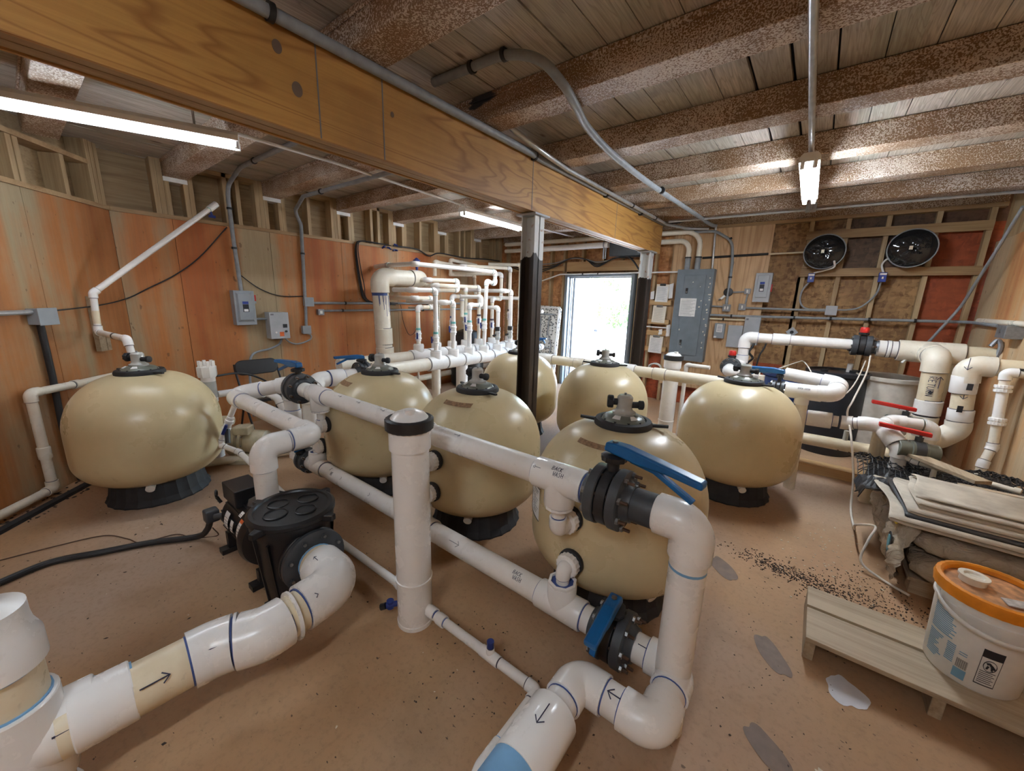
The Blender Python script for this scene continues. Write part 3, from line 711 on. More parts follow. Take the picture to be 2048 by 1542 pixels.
# ================================================================ valves
def frame(ax, up):
    ax = V(ax).normalized(); up = V(up); up = (up-ax*up.dot(ax)).normalized(); return ax, up, ax.cross(up)
def butterfly(lab, p, ax, up, r, hdir, hcol='bluehandle', W=.11, group='butterfly valves', bolts=8, neck=.06, hl=.30, stub=.0, name='butterfly_valve', cap=None):
    """wafer valve between two bolted flanges, lever on top of the neck"""
    p = V(p); ax, up, sd = frame(ax, up); t = thing(name, lab, 'valve', p, group); F = r*2.05
    w3 = W/3
    for s in (-1,1):
        mb = MB(); mb.lathe([(F*.96,0),(F,.004),(F,w3-.004),(F*.95,w3)], p+ax*(s*(w3/2+.004)), ax*s, 'dkgrey', 36)
        mb.lathe([(r*1.45,w3),(r*1.28,w3+.012),(r*1.2,w3+.03)], p+ax*(s*(w3/2+.004)), ax*s, 'dkgrey', 28); mb.build('flange', t)
    mb = MB(); mb.lathe([(F*.93,-w3/2+.001),(F*.95,-w3/2+.003),(F*.95,w3/2-.003),(F*.93,w3/2-.001)], p, ax, 'black', 36)
    mb.cyl(p+up*F*.80, p+up*(F+neck), r*.42, 'black', seg=18); mb.build('valve_body', t)
    mb = MB(); q = p+up*(F+neck); mb.lathe([(r*.82,-.014),(r*.86,-.010),(r*.86,.006),(r*.5,.014)], q, up, 'black', 24, ribs=12, ribd=-.004); mb.build('notch_plate', t)
    for k in range(bolts):
        a = 2*PI*(k+.5)/bolts; c = p + (up*math.cos(a)+sd*math.sin(a))*F*.86
        mb = MB(); mb.cyl(c-ax*(W/2+.016), c+ax*(W/2+.040), .0065, 'rustbolt', seg=8); mb.cyl(c+ax*(W/2+.002), c+ax*(W/2+.014), .013, 'steel', seg=6); mb.cyl(c-ax*(W/2+.014), c-ax*(W/2+.003), .013, 'steel', seg=6)
        mb.build('bolt', t)
    if hdir is not None:
        h = V(hdir).normalized(); n = h.cross(up).normalized(); b = q+up*.020; hw = .026
        mb = MB(); L = hl
        prof = [(-.035,0),(-.028,.036),(.05,.044),(L*.55,.036),(L,.026),(L,.0),(L*.6,.004),(.10,-.006)]
        mb.prism([b+h*a+up*c-n*hw*1.0 for a, c in prof], n*hw*2, hcol); o = mb.build('handle', t, smooth=False, bevel=.008, seg=3)
        mb = MB(); mb.prism([b+h*a+up*c-n*.012 for a, c in ((.07,-.012),(.16,-.016),(L*.9,-.068),(L*.93,-.052),(.17,.002),(.07,.004))], n*.024, hcol); mb.build('trigger', o, smooth=False, bevel=.003)
        mb = MB(); mb.cyl(b+up*.038, b+up*.0445, .012, 'steel', seg=6); mb.build('handle_screw', o)
    elif cap:
        mb = MB(); mb.lathe([(r*.62,0),(r*.75,.01),(r*.75,.045),(r*.6,.06)], q+up*.006, up, cap, 24); mb.build('actuator_cap', t)
    return t
PR = .0572; P6 = .0842
HY, HZ = 1.335, .862
LY, LZ = 1.375, .222
TX = [-2.811,-1.800,-.728]; TYf = [1.835-.457,1.940-.457,1.916-.457]
# ================================================================ upper header
t = thing('backwash_header', 'long white upper header pipe marked back wash in front of three tanks', 'pipe', (-1.8,HY,HZ))
def seg(root, axis_p, x0, x1, r, m='pvc'): return pipe(root, (x0,axis_p[1],axis_p[2]), (x1,axis_p[1],axis_p[2]), r, m)
A = (0,HY,HZ)
seg(t, A, -3.09, -2.80, PR); seg(t, A, -2.80, -1.80, PR, 'pvc'); seg(t, A, -1.80, -.74, PR); seg(t, A, -.74, -.60, PR)
for x, ty, i in zip((-2.845,-1.715,-.755), TYf, (1,2,3)):
    tee(t, (x,HY,HZ), (1,0,0), (0,0,-1), PR, PR, L=.235, Lb=.115)
    pz = .625
    run(t, [(x,HY,HZ-.10),(x,HY,pz),(x,ty-.004,pz)], .030, bend=1.0, sock=.9, big=1.3, prim='primer')
    mb = MB(); mb.lathe([(PR*1.1,0),(PR*1.1,.012),(.040,.014)], (x,HY,HZ-.118), (0,0,-1), 'pvcfit', 12); mb.build('reducer_bushing', t, smooth=False)
    mb = MB(); mb.lathe([(.050,0),(.058,.004),(.058,.038),(.048,.042)], (x,ty-.066,pz), (0,1,0), 'pvcfit', 32, ribs=16, ribd=-.004); mb.build('union_nut', t)
    mb = MB(); mb.lathe([(.058,0),(.062,.004),(.062,.02),(.056,.03)], (x,ty-.026,pz), (0,1,0), 'blackrub', 24); mb.build('port_collar', t)
refv = (.25,-.62,.75)
def writing(root, p, ax, r, ref, text, s, off=(0,0), th=.0011, m='marker', flip=1):
    return mark(root, p, ax, r, ref, [[(off[0]+a, flip*(off[1]+b)) for a, b in st] for st in strokes(text, s)], m, th)
writing(t, (-.862,HY,HZ), (1,0,0), PR*1.17, (0,-.60,.80), 'o', .020)
writing(t, (-.775,HY,HZ), (1,0,0), PR*1.17, (0,-.72,.69), 'BACK', .0135, (0,.008), flip=-1)
writing(t, (-.762,HY,HZ), (1,0,0), PR*1.17, (0,-.72,.69), 'WASH', .0135, (0,-.016), flip=-1)
for x in (-2.50,-2.27,-2.0,-1.35): writing(t, (x,HY,HZ), (1,0,0), PR, (0,-.3,.95), '>', .018, (0,-.01))
butterfly('blue-handled flanged valve on the upper header in front of the nearest tank', (-.530,HY,HZ), (1,0,0), (0,.02,1), PR, (1,-.10,-.10), W=.125, hl=.33, neck=.045)
t2 = thing('riser_pipe', 'white pipe elbowing down from the nearest upper valve to the floor', 'pipe', (-.21,HY-.01,0))
mb = MB(); mb.cyl((-.445,HY,HZ), (-.355,HY,HZ), PR*1.12, 'dkgrey', seg=28); mb.build('grey_stub', t2)
run(t2, [(-.37,HY,HZ),(-.225,HY,HZ),(-.225,HY,.0)], .0625, bend=1.35, sock=.9, prim=None)
mb = MB(); ring(mb, (-.225,HY,.70), (0,0,1), .0630, 'primerlight', .010); mb.build('primer_band', t2)
# far end of the upper header
butterfly('blue-handled valve at the far end of the upper header', (-3.165,HY,HZ), (1,0,0), (0,0,1), PR*1.02, (-1,-.05,.0), W=.10, hl=.34, neck=.03)
t = thing('discharge_line', 'white pipe from the black pump up and around to the far header valve', 'pipe', (-2.30,.745,.45))
E1 = (-2.30,.745,.765); E2 = (-2.30,1.022,.765); E3 = (-3.69,1.022,.765); E4 = (-3.37,HY,HZ)
run(t, [(-2.30,.745,.455),E1,E2,E3,E4,(-3.215,HY,HZ)], PR, bend=1.5, sock=.75)
tee(t, (-3.335,HY,HZ-.02), (1,0,0), (0,0,-1), PR, PR, L=.15, Lb=.10)
pipe(t, (-3.335,HY,HZ-.08), (-3.335,HY,.235), PR, 'pvc')
coupling(t, (-3.335,HY,.60), (0,0,1), PR, .10)
elbow(t, (-3.335,HY,.6), (-3.335,HY+.02,LZ), (-2.9,LY,LZ), PR, bend=1.1, sock=.5)
for x in (-2.55,-2.8,-3.1,-3.45): writing(t, (x,1.022,.765), (-1,0,0), PR, (0,-.35,.93), 'V', .022, (0,-.012), flip=-1)
writing(t, (-2.36,.885,.765), (0,1,0), PR, (.25,0,.97), '-', .022)
# ================================================================ lower header
t = thing('lower_header', 'long white lower header pipe running in front of three tanks', 'pipe', (-1.8,LY,LZ))
A = (0,LY,LZ)
seg(t, A, -3.15, -2.80, PR); seg(t, A, -2.80, -1.80, PR); seg(t, A, -1.8, -.74, PR); seg(t, A, -.74, -.545, PR)
for x, ty in zip((-3.045,-1.74,-.735), TYf):
    tee(t, (x,LY,LZ), (1,0,0), (0,0,1), PR, PR, L=.235, Lb=.115)
    xx = x if x > -3 else -2.99
    run(t, [(x,LY,LZ+.115),(x,LY,.405),(xx,ty+.02 if x < -3 else ty-.004,.405)], .030, bend=1.4, sock=.25, big=1.12, prim='primer')
    mb = MB(); mb.lathe([(PR*1.17,0),(PR*1.17,.012),(PR*.95,.014),(PR*.95,.002),(.034,.002)], (x,LY,LZ+.115), (0,0,1), 'pvcfit', 8); mb.build('reducer_bushing', t, smooth=False)
    mb = MB(); mb.lathe([(.050,0),(.056,.004),(.056,.034),(.048,.038)], (xx,ty-.062+(.03 if x < -3 else 0),.405), (0,1,0), 'pvcfit', 32, ribs=16, ribd=-.004); mb.build('union_nut', t)
    mb = MB(); mb.lathe([(.058,0),(.062,.004),(.062,.02),(.056,.03)], (xx,ty-.026+(.03 if x < -3 else 0),.405), (0,1,0), 'blackrub', 24); mb.build('port_collar', t)
writing(t, (-2.80,LY,LZ), (1,0,0), PR, (0,-.75,.66), 'T', .018, (0,.012), flip=-1); writing(t, (-2.76,LY,LZ), (1,0,0), PR, (0,-.75,.66), 'BE', .018, (0,-.014), flip=-1)
writing(t, (-2.62,LY,LZ), (1,0,0), PR, (0,-.5,.86), 'V', .022); writing(t, (-2.25,LY,LZ), (1,0,0), PR, (0,-.5,.86), 'V', .024)
writing(t, (-1.42,LY,LZ), (1,0,0), PR, (0,-.5,.86), '>', .034, (.03,-.01))
writing(t, (-1.0,LY,LZ), (1,0,0), PR, (0,-.66,.75), 'BACK', .014, (0,.010), flip=-1); writing(t, (-.99,LY,LZ), (1,0,0), PR, (0,-.66,.75), 'WASH', .014, (0,-.014), flip=-1)
butterfly('dark valve with small blue lever at the far end of the lower header', (-3.215,LY,LZ), (1,0,0), (0,-.5,.85), PR*.86, (.7,.55,.45), W=.10, hl=.16, neck=.015)
butterfly('blue-handled flanged valve low on the lower header in front of the nearest tank', (-.475,LY,LZ), (1,0,0), (0,-.18,1), PR, (0,-1,-.18), W=.125, hl=.22, neck=.03)
t = thing('floor_bend_pipe', 'thick white pipe snaking back on itself in front of the nearest lower valve', 'pipe', (-.25,1.2,LZ))
BX = -.215; BY = 1.105
run(t, [(-.40,LY,LZ),(BX,LY,LZ),(BX,BY,LZ),(-.50,BY,LZ),(-.50,.86,LZ)], PR*1.02, bend=1.35, sock=.55, m='pvc')
coupling(t, (-.50,.83,LZ), (0,1,0), P6*.86, .215, prim='primerlight', big=1.2)
mb = MB(); mb.cyl((-.50,.73,LZ), (-.50,.20,LZ), P6*.98, 'pvc', seg=28); mb.build('pipe', t)
mb = MB(); mb.lathe([(P6*1.0,0),(P6*1.0,.12)], (-.50,.60,LZ), (0,1,0), 'primerlight', 28, caps=False); mb.build('primer_band', t)
writing(t, (-.335,LY,LZ), (1,0,0), PR*1.02, (0,-.45,.9), '>', .03, (.02,-.015), th=.0018)
writing(t, (-.335,BY,LZ), (-1,0,0), PR*1.02, (0,-.3,.95), '>', .034, (.02,-.02), th=.0022, flip=-1)
writing(t, (-.50,.84,LZ), (0,-1,0), P6*1.03, (.0,0,1), '>', .034, (.0,-.02), th=.0018, flip=-1)
# ================================================================ feeder cylinder and its small pipe
def feeder(lab, x, y, H, r=P6, m='pvcfit'):
    t = thing('chemical_feeder', lab, 'chemical feeder', (x,y,0), 'upright white feeder cylinders')
    mb = MB(); mb.lathe([(r*1.04,0),(r*1.04,.02),(r,.022),(r,.24),(r*1.06,.242),(r*1.06,.256),(r,.258),(r,H-.15),(r*1.11,H-.148),(r*1.11,H-.055),(r*1.02,H-.05)], (x,y,0), (0,0,1), m, 40); mb.build('cylinder', t)
    mb = MB(); mb.lathe([(r*1.20,0),(r*1.28,.006),(r*1.28,.05),(r*1.16,.056),(r*1.02,.054)], (x,y,H-.058), (0,0,1), 'black', 48, ribs=24, ribd=-.003); mb.build('lid_ring', t)
    mb = MB(); mb.lathe([(r*1.02,0),(r*.8,.022),(r*.4,.036),(0.001,.04)], (x,y,H-.006), (0,0,1), 'pvcfit', 32); mb.cyl((x+.03,y-.02,H+.012), (x+.03,y-.02,H+.042), .022, 'pvcfit', seg=16); mb.build('lid_dome', t)
    return t
FX, FY = -1.375, 1.035
t = feeder('upright white feeder cylinder with black ring lid in the foreground', FX, FY, 1.075)
mb = MB(); r = P6+.0006; a0 = -2.45
for k in range(5): mb.add([(FX+math.cos(a)*r, FY+math.sin(a)*r, z) for a in (a0+k*.08,a0+k*.08+.08) for z in (.80,.90)], [(0,2,3,1)], 'box')
lb = mb.build('label', t); mb = MB(); mb.add([(FX+math.cos(a)*(r+.0004), FY+math.sin(a)*(r+.0004), z) for a in (-2.34,-2.17) for z in (.835,.885)], [(0,2,3,1)], 'ink'); mb.build('label_print', lb, smooth=False)
mb = MB(); mb.cyl((FX-.055,FY-.065,.105), (FX-.085,FY-.11,.105), .014, 'darkblue', seg=12); mb.cyl((FX-.078,FY-.09,.125), (FX-.078,FY-.09,.085), .018, 'darkblue', seg=12); mb.cyl((FX-.085,FY-.11,.105), (FX-.105,FY-.125,.095), .016, 'black', seg=10); mb.build('drain_tap', t)
mb = MB(); mb.box((FX-P6-.03,FY+.015,.30), (FX-P6+.01,FY+.045,.38), 'pvcfit'); mb.box((FX-P6-.035,FY+.015,.55), (FX-P6+.01,FY+.055,.68), 'box'); mb.build('bracket', t, smooth=False)
SR = .0212
t = thing('feed_pipe', 'thin white pipe along the floor with a small blue cap', 'pipe', (-.9,1.07,.07))
run(t, [(FX+P6-.01,1.05,.10),(-1.24,1.055,.085),(-.655,1.075,.065),(-.655,.74,.065),(-.655,.70,.02)], SR, bend=1.1, sock=1.2, prim='primerdark')
for p in ((-1.262,1.052,.092),(-1.20,1.056,.083)): coupling(t, p, (1,0,0), SR, .045, prim='primer', big=1.35)
tee(t, (-.90,1.067,.073), (1,0,0), (0,0,1), SR, .016, L=.10, Lb=.045, prim='primerdark')
mb = MB(); mb.cyl((-.90,1.067,.115), (-.90,1.067,.15), .016, 'darkblue', seg=16); mb.build('blue_cap', t)
tee(t, (-.655,.80,.065), (0,1,0), (.3,-.1,-.95), SR, SR, L=.07, Lb=.04, prim='primerlight')
t = thing('feed_pipe', 'thin white pipe running along the floor from behind the pump to the feeder cylinder', 'pipe', (-1.9,1.07,.07))
run(t, [(FX-P6+.01,1.07,.085),(-1.55,1.07,.085),(-2.62,1.07,.06)], SR, prim=None, bend=.5)
for x in (-1.485,-1.53): coupling(t, (x,1.07,.085), (1,0,0), SR, .05, prim=None, big=1.35)
# ================================================================ black pump
PX, PY = -1.985, .745
t = thing('pump', 'big black pool pump with round strainer lid in the foreground', 'pump', (PX,PY,0))
pr = .178
mb = MB(); mb.lathe([(.135,.0),(.145,.03),(.165,.20),(pr*.98,.40),(pr*1.08,.44),(pr*1.08,.475)], (PX,PY,.02), (0,0,1), 'pumpblack', 56)
for k in range(12):
    a = 2*PI*k/12; c, s = math.cos(a), math.sin(a); mb.prism([(PX+c*.14-s*.006,PY+s*.14+c*.006,.06),(PX+c*.165-s*.006,PY+s*.165+c*.006,.42),(PX+c*.19-s*.006,PY+s*.19+c*.006,.42),(PX+c*.155-s*.006,PY+s*.155+c*.006,.06)], (s*.012,-c*.012,0), 'pumpblack')
mb.build('strainer_pot', t)
LZp = .497
mb = MB(); mb.lathe([(pr*1.10,0),(pr*1.14,.006),(pr*1.14,.022),(pr*1.06,.034),(pr*.97,.034),(pr*.94,.026),(pr*.86,.026),(.001,.032)], (PX,PY,LZp), (0,0,1), 'pumpblack', 64)
lid = mb.build('strainer_lid', t)
for dx, dy, a in ((-.075,-.035,.052),(.02,-.085,.056),(.085,.03,.050),(-.02,.09,.052)):
    mb = MB(); mb.lathe([(a,.0),(a*.98,.006),(a*.90,.0075),(a*.86,.002)], (PX+dx,PY+dy,LZp+.0275), (0,0,1), 'pumpblack', 32, caps=False); mb.build('lid_pocket', lid)
for a in (-2.75,.45,1.9,-1.15):
    c, s = math.cos(a), math.sin(a); mb = MB()
    mb.prism([(PX+c*.185-s*.028,PY+s*.185+c*.028,LZp-.012),(PX+c*.185+s*.028,PY+s*.185-c*.028,LZp-.012),(PX+c*.245+s*.014,PY+s*.245-c*.014,LZp-.012),(PX+c*.245-s*.014,PY+s*.245+c*.014,LZp-.012)], (0,0,.032), 'pumpblack'); mb.build('lid_lug', t, smooth=False, bevel=.005)
FLX = -1.765; FZ = .315
mb = MB(); mb.cyl((PX+.08,PY,FZ), (FLX-.02,PY,FZ), .092, 'pumpblack', seg=32); mb.lathe([(.145,0),(.150,.004),(.150,.024),(.140,.03),(.10,.032)], (FLX-.03,PY,FZ), (1,0,0), 'dkgrey', 48)
fl = mb.build('suction_flange', t)
mb = MB(); mb.lathe([(.148,0),(.150,.004),(.150,.016),(.145,.02)], (FLX-.056,PY,FZ), (1,0,0), 'pumpblack', 48); mb.build('pot_flange', t)
for k in range(8):
    a = 2*PI*(k+.5)/8; mb = MB(); c = (PY+math.cos(a)*.124, FZ+math.sin(a)*.124)
    mb.cyl((FLX-.06,c[0],c[1]), (FLX+.016,c[0],c[1]), .008, 'steel', seg=8); mb.cyl((FLX-.002,c[0],c[1]), (FLX+.010,c[0],c[1]), .014, 'dkgrey', seg=6); mb.build('bolt', fl)
# volute, discharge
mb = MB(); mb.lathe([(.10,0),(.165,.02),(.175,.06),(.165,.10),(.12,.12)], (-2.36,PY,.235), (1,0,0), 'pumpblack', 40); mb.cyl((-2.30,PY,.25), (-2.30,PY,.452), .085, 'pumpblack', seg=28)
mb.lathe([(.10,0),(.104,.004),(.104,.03),(.096,.034)], (-2.30,PY,.425), (0,0,1), 'pumpblack', 8); mb.box((-2.26,PY-.10,.10), (-2.05,PY+.10,.42), 'pumpblack'); mb.build('volute', t)
# motor
mb = MB(); mb.lathe([(.09,0),(.118,.012),(.125,.03),(.125,.30),(.135,.305),(.135,.35)], (-2.76,PY,.225), (1,0,0), 'pumpblack', 40)
for k in range(16):
    a = 2*PI*k/16; c, s = math.cos(a), math.sin(a); mb.prism([(-2.72,PY+c*.123-s*.004,.225+s*.123+c*.004),(-2.72,PY+c*.136-s*.004,.225+s*.136+c*.004),(-2.72,PY+c*.136+s*.004,.225+s*.136-c*.004),(-2.72,PY+c*.123+s*.004,.225+s*.123-c*.004)], (.25,0,0), 'pumpblack')
mb.build('motor', t)
mb = MB(); mb.box((-2.775,.655,.33), (-2.555,.805,.438), 'pumpblack'); mb.build('terminal_box', t, smooth=False, bevel=.006)
mb = MB(); mb.cyl((-2.80,.645,.29), (-2.815,.63,.33), .010, 'pumpblack', seg=8)
c0 = V((-2.815,.63,.352)); mb.tube([c0+V((math.cos(a)*.018,-math.cos(a)*.008,math.sin(a)*.02)) for a in [2*PI*k/14 for k in range(15)]], .006, 'pumpblack', 8); mb.build('lifting_eye', t)
for x in (-2.70,-2.22,-2.0):
    mb = MB(); mb.box((x-.03,PY-.16,0), (x+.03,PY+.16,.03), 'pumpblack'); mb.box((x-.02,PY-.12,.03), (x+.02,PY+.12,.13 if x < -2.6 else .10), 'pumpblack'); mb.build('foot', t, smooth=False)
def wrap_label(x0, x1, a0, a1, r, lines, band=None, cy=PY, cz=.225):
    mb = MB(); n = 6
    P_ = lambda x, a, e=0: (x, cy+math.cos(a)*(r+e), cz+math.sin(a)*(r+e))
    for k in range(n):
        b0, b1 = a0+(a1-a0)*k/n, a0+(a1-a0)*(k+1)/n
        mb.add([P_(x0,b0),P_(x1,b0),P_(x1,b1),P_(x0,b1)], [(0,1,2,3)], 'warnorange' if band and k == n-1 else 'paper')
    l = mb.build('label', t)
    mb = MB()
    for k in range(lines):
        a = a0+(a1-a0)*(k+.7)/(lines+1.6); mb.tube([P_(x0+(x1-x0)*.12,a,.0006),P_(x1-(x1-x0)*.15,a,.0006)], .0012, 'inkgrey', 4)
    if lines: mb.build('label_print', l)
wrap_label(-2.44,-2.375,PI+.10,PI-.75,.1375,5,True); wrap_label(-2.64,-2.58,PI+.1,PI-.6,.1375,4); wrap_label(-2.54,-2.50,PI+.05,PI-.45,.1375,2); wrap_label(-2.49,-2.455,PI-.75,PI-.98,.1375,2)
# power lead
mb = MB(); mb.box((-2.865,.555,.175), (-2.79,.63,.255), 'dkgrey'); pb = mb.build('lead_box', t, smooth=False, bevel=.012, seg=3)
mb = MB(); mb.cyl((-2.79,.60,.215), (-2.74,.66,.225), .018, 'dkgrey', seg=12); mb.build('gland', pb)
tag(hose('power_cable', smooth_path([(-2.85,.59,.18),(-2.90,.575,.09),(-2.98,.53,.026),(-3.13,.33,.020),(-3.23,.118,.020),(-3.318,-.076,.020),(-3.27,-.27,.020),(-3.2,-.5,.020)], 8), .0185, 'cable', rad=.02, seg=10), 'thick black power cable curving across the floor from the pump', 'cable')
tag(hose('ground_wire', smooth_path([(-2.88,.60,.10),(-2.93,.63,.006),(-3.02,.52,.006),(-3.15,.46,.006),(-3.20,.30,.006),(-3.32,.25,.006),(-3.48,.16,.006),(-3.55,-.05,.006),(-3.6,-.3,.006)], 6), .0035, 'brownwire', rad=.02, seg=6), 'thin brown wire on the floor beside the pump cable', 'wire')
# ================================================================ suction pipe
t = thing('suction_line', 'thick white and yellowed suction pipe sweeping across the front left floor', 'pipe', (-1.5,.2,.3))
SX = -1.515
pts = [(FLX+.005,PY,FZ),(SX,PY,FZ),(SX,.43,.305),(-1.60,.26,.295),(-1.62,-.16,.29)]
pipe(t, (FLX+.002,PY,FZ), (FLX+.07,PY,FZ), P6, 'pvcold')
mb = MB(); ring(mb, (FLX+.010,PY,FZ), (1,0,0), P6*1.03, 'primerlight', .008); mb.build('primer_band', t)
elbow(t, (FLX,PY,FZ), (SX-.02,PY,FZ), (SX+.005,.43,.305), P6, bend=1.35, sock=.9, prim='primer')
pipe(t, (SX+.003,.56,.31), (SX+.01,.46,.306), P6, 'pvcold')
elbow(t, (SX,.62,.307), (SX+.01,.42,.303), (-1.575,.30,.297), P6, bend=1.2, sock=.55, prim='primer')
elbow(t, (SX,.46,.303), (-1.585,.275,.296), (-1.61,.0,.292), P6, bend=1.2, sock=.6, prim='primer')
pipe(t, (-1.587,.26,.296), (-1.612,-.1,.291), P6, 'pvcold')
for p_, a_ in (((SX+.008,.525,.309),(0,1,0)),((-1.553,.345,.299),(.35,.93,0))):
    mb = MB(); ring(mb, p_, a_, P6*1.19, 'pvcfit', .010); mb.build('fitting_bead', t)
coupling(t, (-1.614,-.005,.291), (.05,.998,0), P6, .14, prim='primerlight', big=1.13)
TP = V((-1.64,-.175,.29))
tee(t, TP, (0,0,1), (.06,1,0), P6*1.02, P6, L=.30, Lb=.16, prim='primerlight')
pipe(t, (TP.x,TP.y,0), (TP.x,TP.y,.60), P6, 'pvcold')
coupling(t, (TP.x,TP.y,.03), (0,0,1), P6, .06, prim=None)
mb = MB(); mb.lathe([(P6*1.17,0),(P6*1.17,.075),(P6*1.02,.11),(P6*.98,.14),(P6*.98,.18),(P6*.5,.19),(.03,.20)], (TP.x,TP.y,.56), (0,0,1), 'pvcfit', 32); ring(mb, (TP.x,TP.y,.556), (0,0,1), P6*1.03, 'primerlight', .012); mb.build('reducer', t)
run(t, [(TP.x,TP.y,.75),(TP.x,TP.y,1.25)], .028, prim=None)
for p, ax_, s in (((-1.592,.17,.296),(.04,1,0),1),((SX+.01,.66,FZ),(-.05,-1,0),-1)): pass
writing(t, (-1.575,.315,.297), (.3,.95,0), P6*1.17, (.6,-.2,.8), '>', .03, (.0,.0), th=.0022)
writing(t, (-1.605,.10,.296), (.05,1,0), P6*1.15, (.7,0,.7), '>', .034, (.03,0), th=.0022)
writing(t, (-1.545,.40,.301), (.3,.95,0), P6*1.17, (.55,-.2,.8), '-', .03, (.0,-.02), th=.0018)
for x, yy, a in ((FLX+.045,PY,(1,0,0)),(FLX+.10,PY,(1,0,0))): writing(t, (x,yy,FZ), (-1,0,0), P6*(1.0 if x < FLX+.07 else 1.17), (0,-.35,.94), '>', .016, (.0,.0), th=.0016, flip=-1)
writing(t, (SX+.0,.60,.308), (0,1,0), P6*1.17, (.5,0,.85), 'V', .02, (0,0), th=.0016)
writing(t, TP+V((.01,.09,0)), (.06,1,0), P6*1.17, (.72,0,.7), '>', .045, (.05,0), th=.003)

# ================================================================ left wall: electrical
def on_left(y, z, d=0): return (XL+d, y, z)
def switch_box(lab, y0, y1, z0, z1, d=.12, lever=True):
    t = thing('safety_switch', lab, 'switch box', (XL+d/2,(y0+y1)/2,z0))
    mb = MB(); mb.box((XL+.002,y0,z0), (XL+d,y1,z1), 'box'); mb.build('enclosure', t, smooth=False, bevel=.004)
    w_ = y1-y0; h = z1-z0
    mb = MB(); q = [(y0+w_*.10,z0+h*.10),(y1-w_*.10,z0+h*.10),(y1-w_*.10,z1-h*.05),(y0+w_*.10,z1-h*.05)]
    i_ = [(y0+w_*.18,z0+h*.16),(y1-w_*.18,z0+h*.16),(y1-w_*.18,z1-h*.10),(y0+w_*.18,z1-h*.10)]
    vs = [(XL+d,a,b) for a,b in q]+[(XL+d+.018,a,b) for a,b in i_]; mb.add(vs, [(4,5,6,7)]+[(k,(k+1)%4,4+(k+1)%4,4+k) for k in range(4)], 'box'); mb.build('cover', t, smooth=False)
    cy, cz = (y0+y1)/2, (z0+z1)/2
    mb = MB(); mb.box((XL+d+.0182,cy-.030,cz+.045), (XL+d+.0195,cy+.030,cz+.075), 'bluelabel'); mb.box((XL+d+.0182,cy-.030,cz-.045), (XL+d+.0195,cy+.030,cz+.042), 'ink'); mb.box((XL+d+.0196,cy-.022,cz-.040), (XL+d+.0205,cy+.022,cz-.012), 'paper'); mb.build('warning_label', t, smooth=False)
    if lever:
        mb = MB(); mb.box((XL+.04,y1,cz+.05), (XL+.08,y1+.03,cz+.08), 'box'); mb.box((XL+.05,y1+.012,cz+.07), (XL+.075,y1+.032,cz+.15), 'red'); mb.build('lever', t, smooth=False, bevel=.004)
    return t
switch_box('grey safety switch box with red lever on the left wall', 1.61, 1.82, 1.215, 1.61)
t = thing('control_box', 'pale grey control box with orange sticker beside the safety switch on the left wall', 'control box', (XL+.07,2.06,1.03))
mb = MB(); mb.box((XL+.002,1.95,1.035), (XL+.14,2.17,1.36), 'boxlight'); mb.build('enclosure', t, smooth=False, bevel=.004)
mb = MB(); mb.box((XL+.1402,2.095,1.17), (XL+.142,2.145,1.215), 'ink'); mb.build('window', t, smooth=False)
mb = MB(); mb.box((XL+.1402,2.05,1.065), (XL+.142,2.10,1.12), 'warnorange'); mb.box((XL+.1402,1.965,1.325), (XL+.142,2.00,1.345), 'inkgrey'); mb.build('sticker', t, smooth=False)
mb = MB(); mb.cyl((XL+.14,2.125,1.125), (XL+.155,2.125,1.125), .013, 'black', seg=14); mb.build('button', t); mb = MB(); mb.cyl((XL+.14,2.01,1.115), (XL+.146,2.01,1.115), .012, 'paper', seg=14); mb.build('button', t)
tag(hose('conduit', [(XL+.06,1.82,1.28),(XL+.06,1.95,1.28)], .014, 'conduit'), 'short grey conduit joining the safety switch and control box', 'conduit')
def clips(mbpts, parent, r):
    for p, ax_ in mbpts:
        mb = MB(); ring(mb, p, ax_, r*1.35, 'black', .022); mb.build('clip', parent)
def conduit(lab, pts, r, m='conduit', rad=.12, cl=(), name='conduit', grp=None):
    o = hose(name, pts, r, m, rad=rad, seg=12, n=8); tag(o, lab, 'conduit', grp); clips(cl, o, r); return o
conduit('grey conduit from the ceiling down to the red-levered safety switch', [(-2.15,1.735,2.84),(-4.9,1.69,2.84),(XL+.04,1.70,2.72),(XL+.045,1.70,2.2),(XL+.05,1.715,1.61)], .021, cl=[((XL+.045,1.70,2.50),(0,0,1)),((XL+.045,1.70,2.08),(0,0,1)),((-4.55,1.695,2.84),(1,0,0)),((-3.6,1.71,2.84),(1,0,0))], rad=.16)
conduit('grey conduit from the ceiling down to the junction boxes on the left wall', [(-2.15,2.31,2.68),(-4.85,2.28,2.68),(XL+.05,2.40,2.60),(XL+.035,2.47,2.45),(XL+.035,2.44,1.52)], .021, cl=[((-4.45,2.285,2.68),(1,0,0)),((XL+.035,2.46,2.10),(0,0,1))], rad=.14)
def jbox(lab, c, s, d=.06, m='box', name='junction_box', ax_='x', grp=None):
    t = thing(name, lab, 'junction box', c, grp); x, y, z = c
    mb = MB()
    if ax_ == 'x': mb.box((x,y-s/2,z-s/2), (x+d,y+s/2,z+s/2), m); cv = ((x+d,y-s*.54,z-s*.54),(x+d+.006,y+s*.54,z+s*.54))
    else: mb.box((x-s/2,y-d,z-s/2), (x+s/2,y,z+s/2), m); cv = ((x-s*.54,y-d-.006,z-s*.54),(x+s*.54,y-d,z+s*.54))
    mb.build('enclosure', t, smooth=False, bevel=.003); mb = MB(); mb.box(*cv, m); mb.build('cover_plate', t, smooth=False, bevel=.002); return t
jbox('grey junction box on the left wall where two flat conduits start', (XL+.001,2.48,1.49), .11)
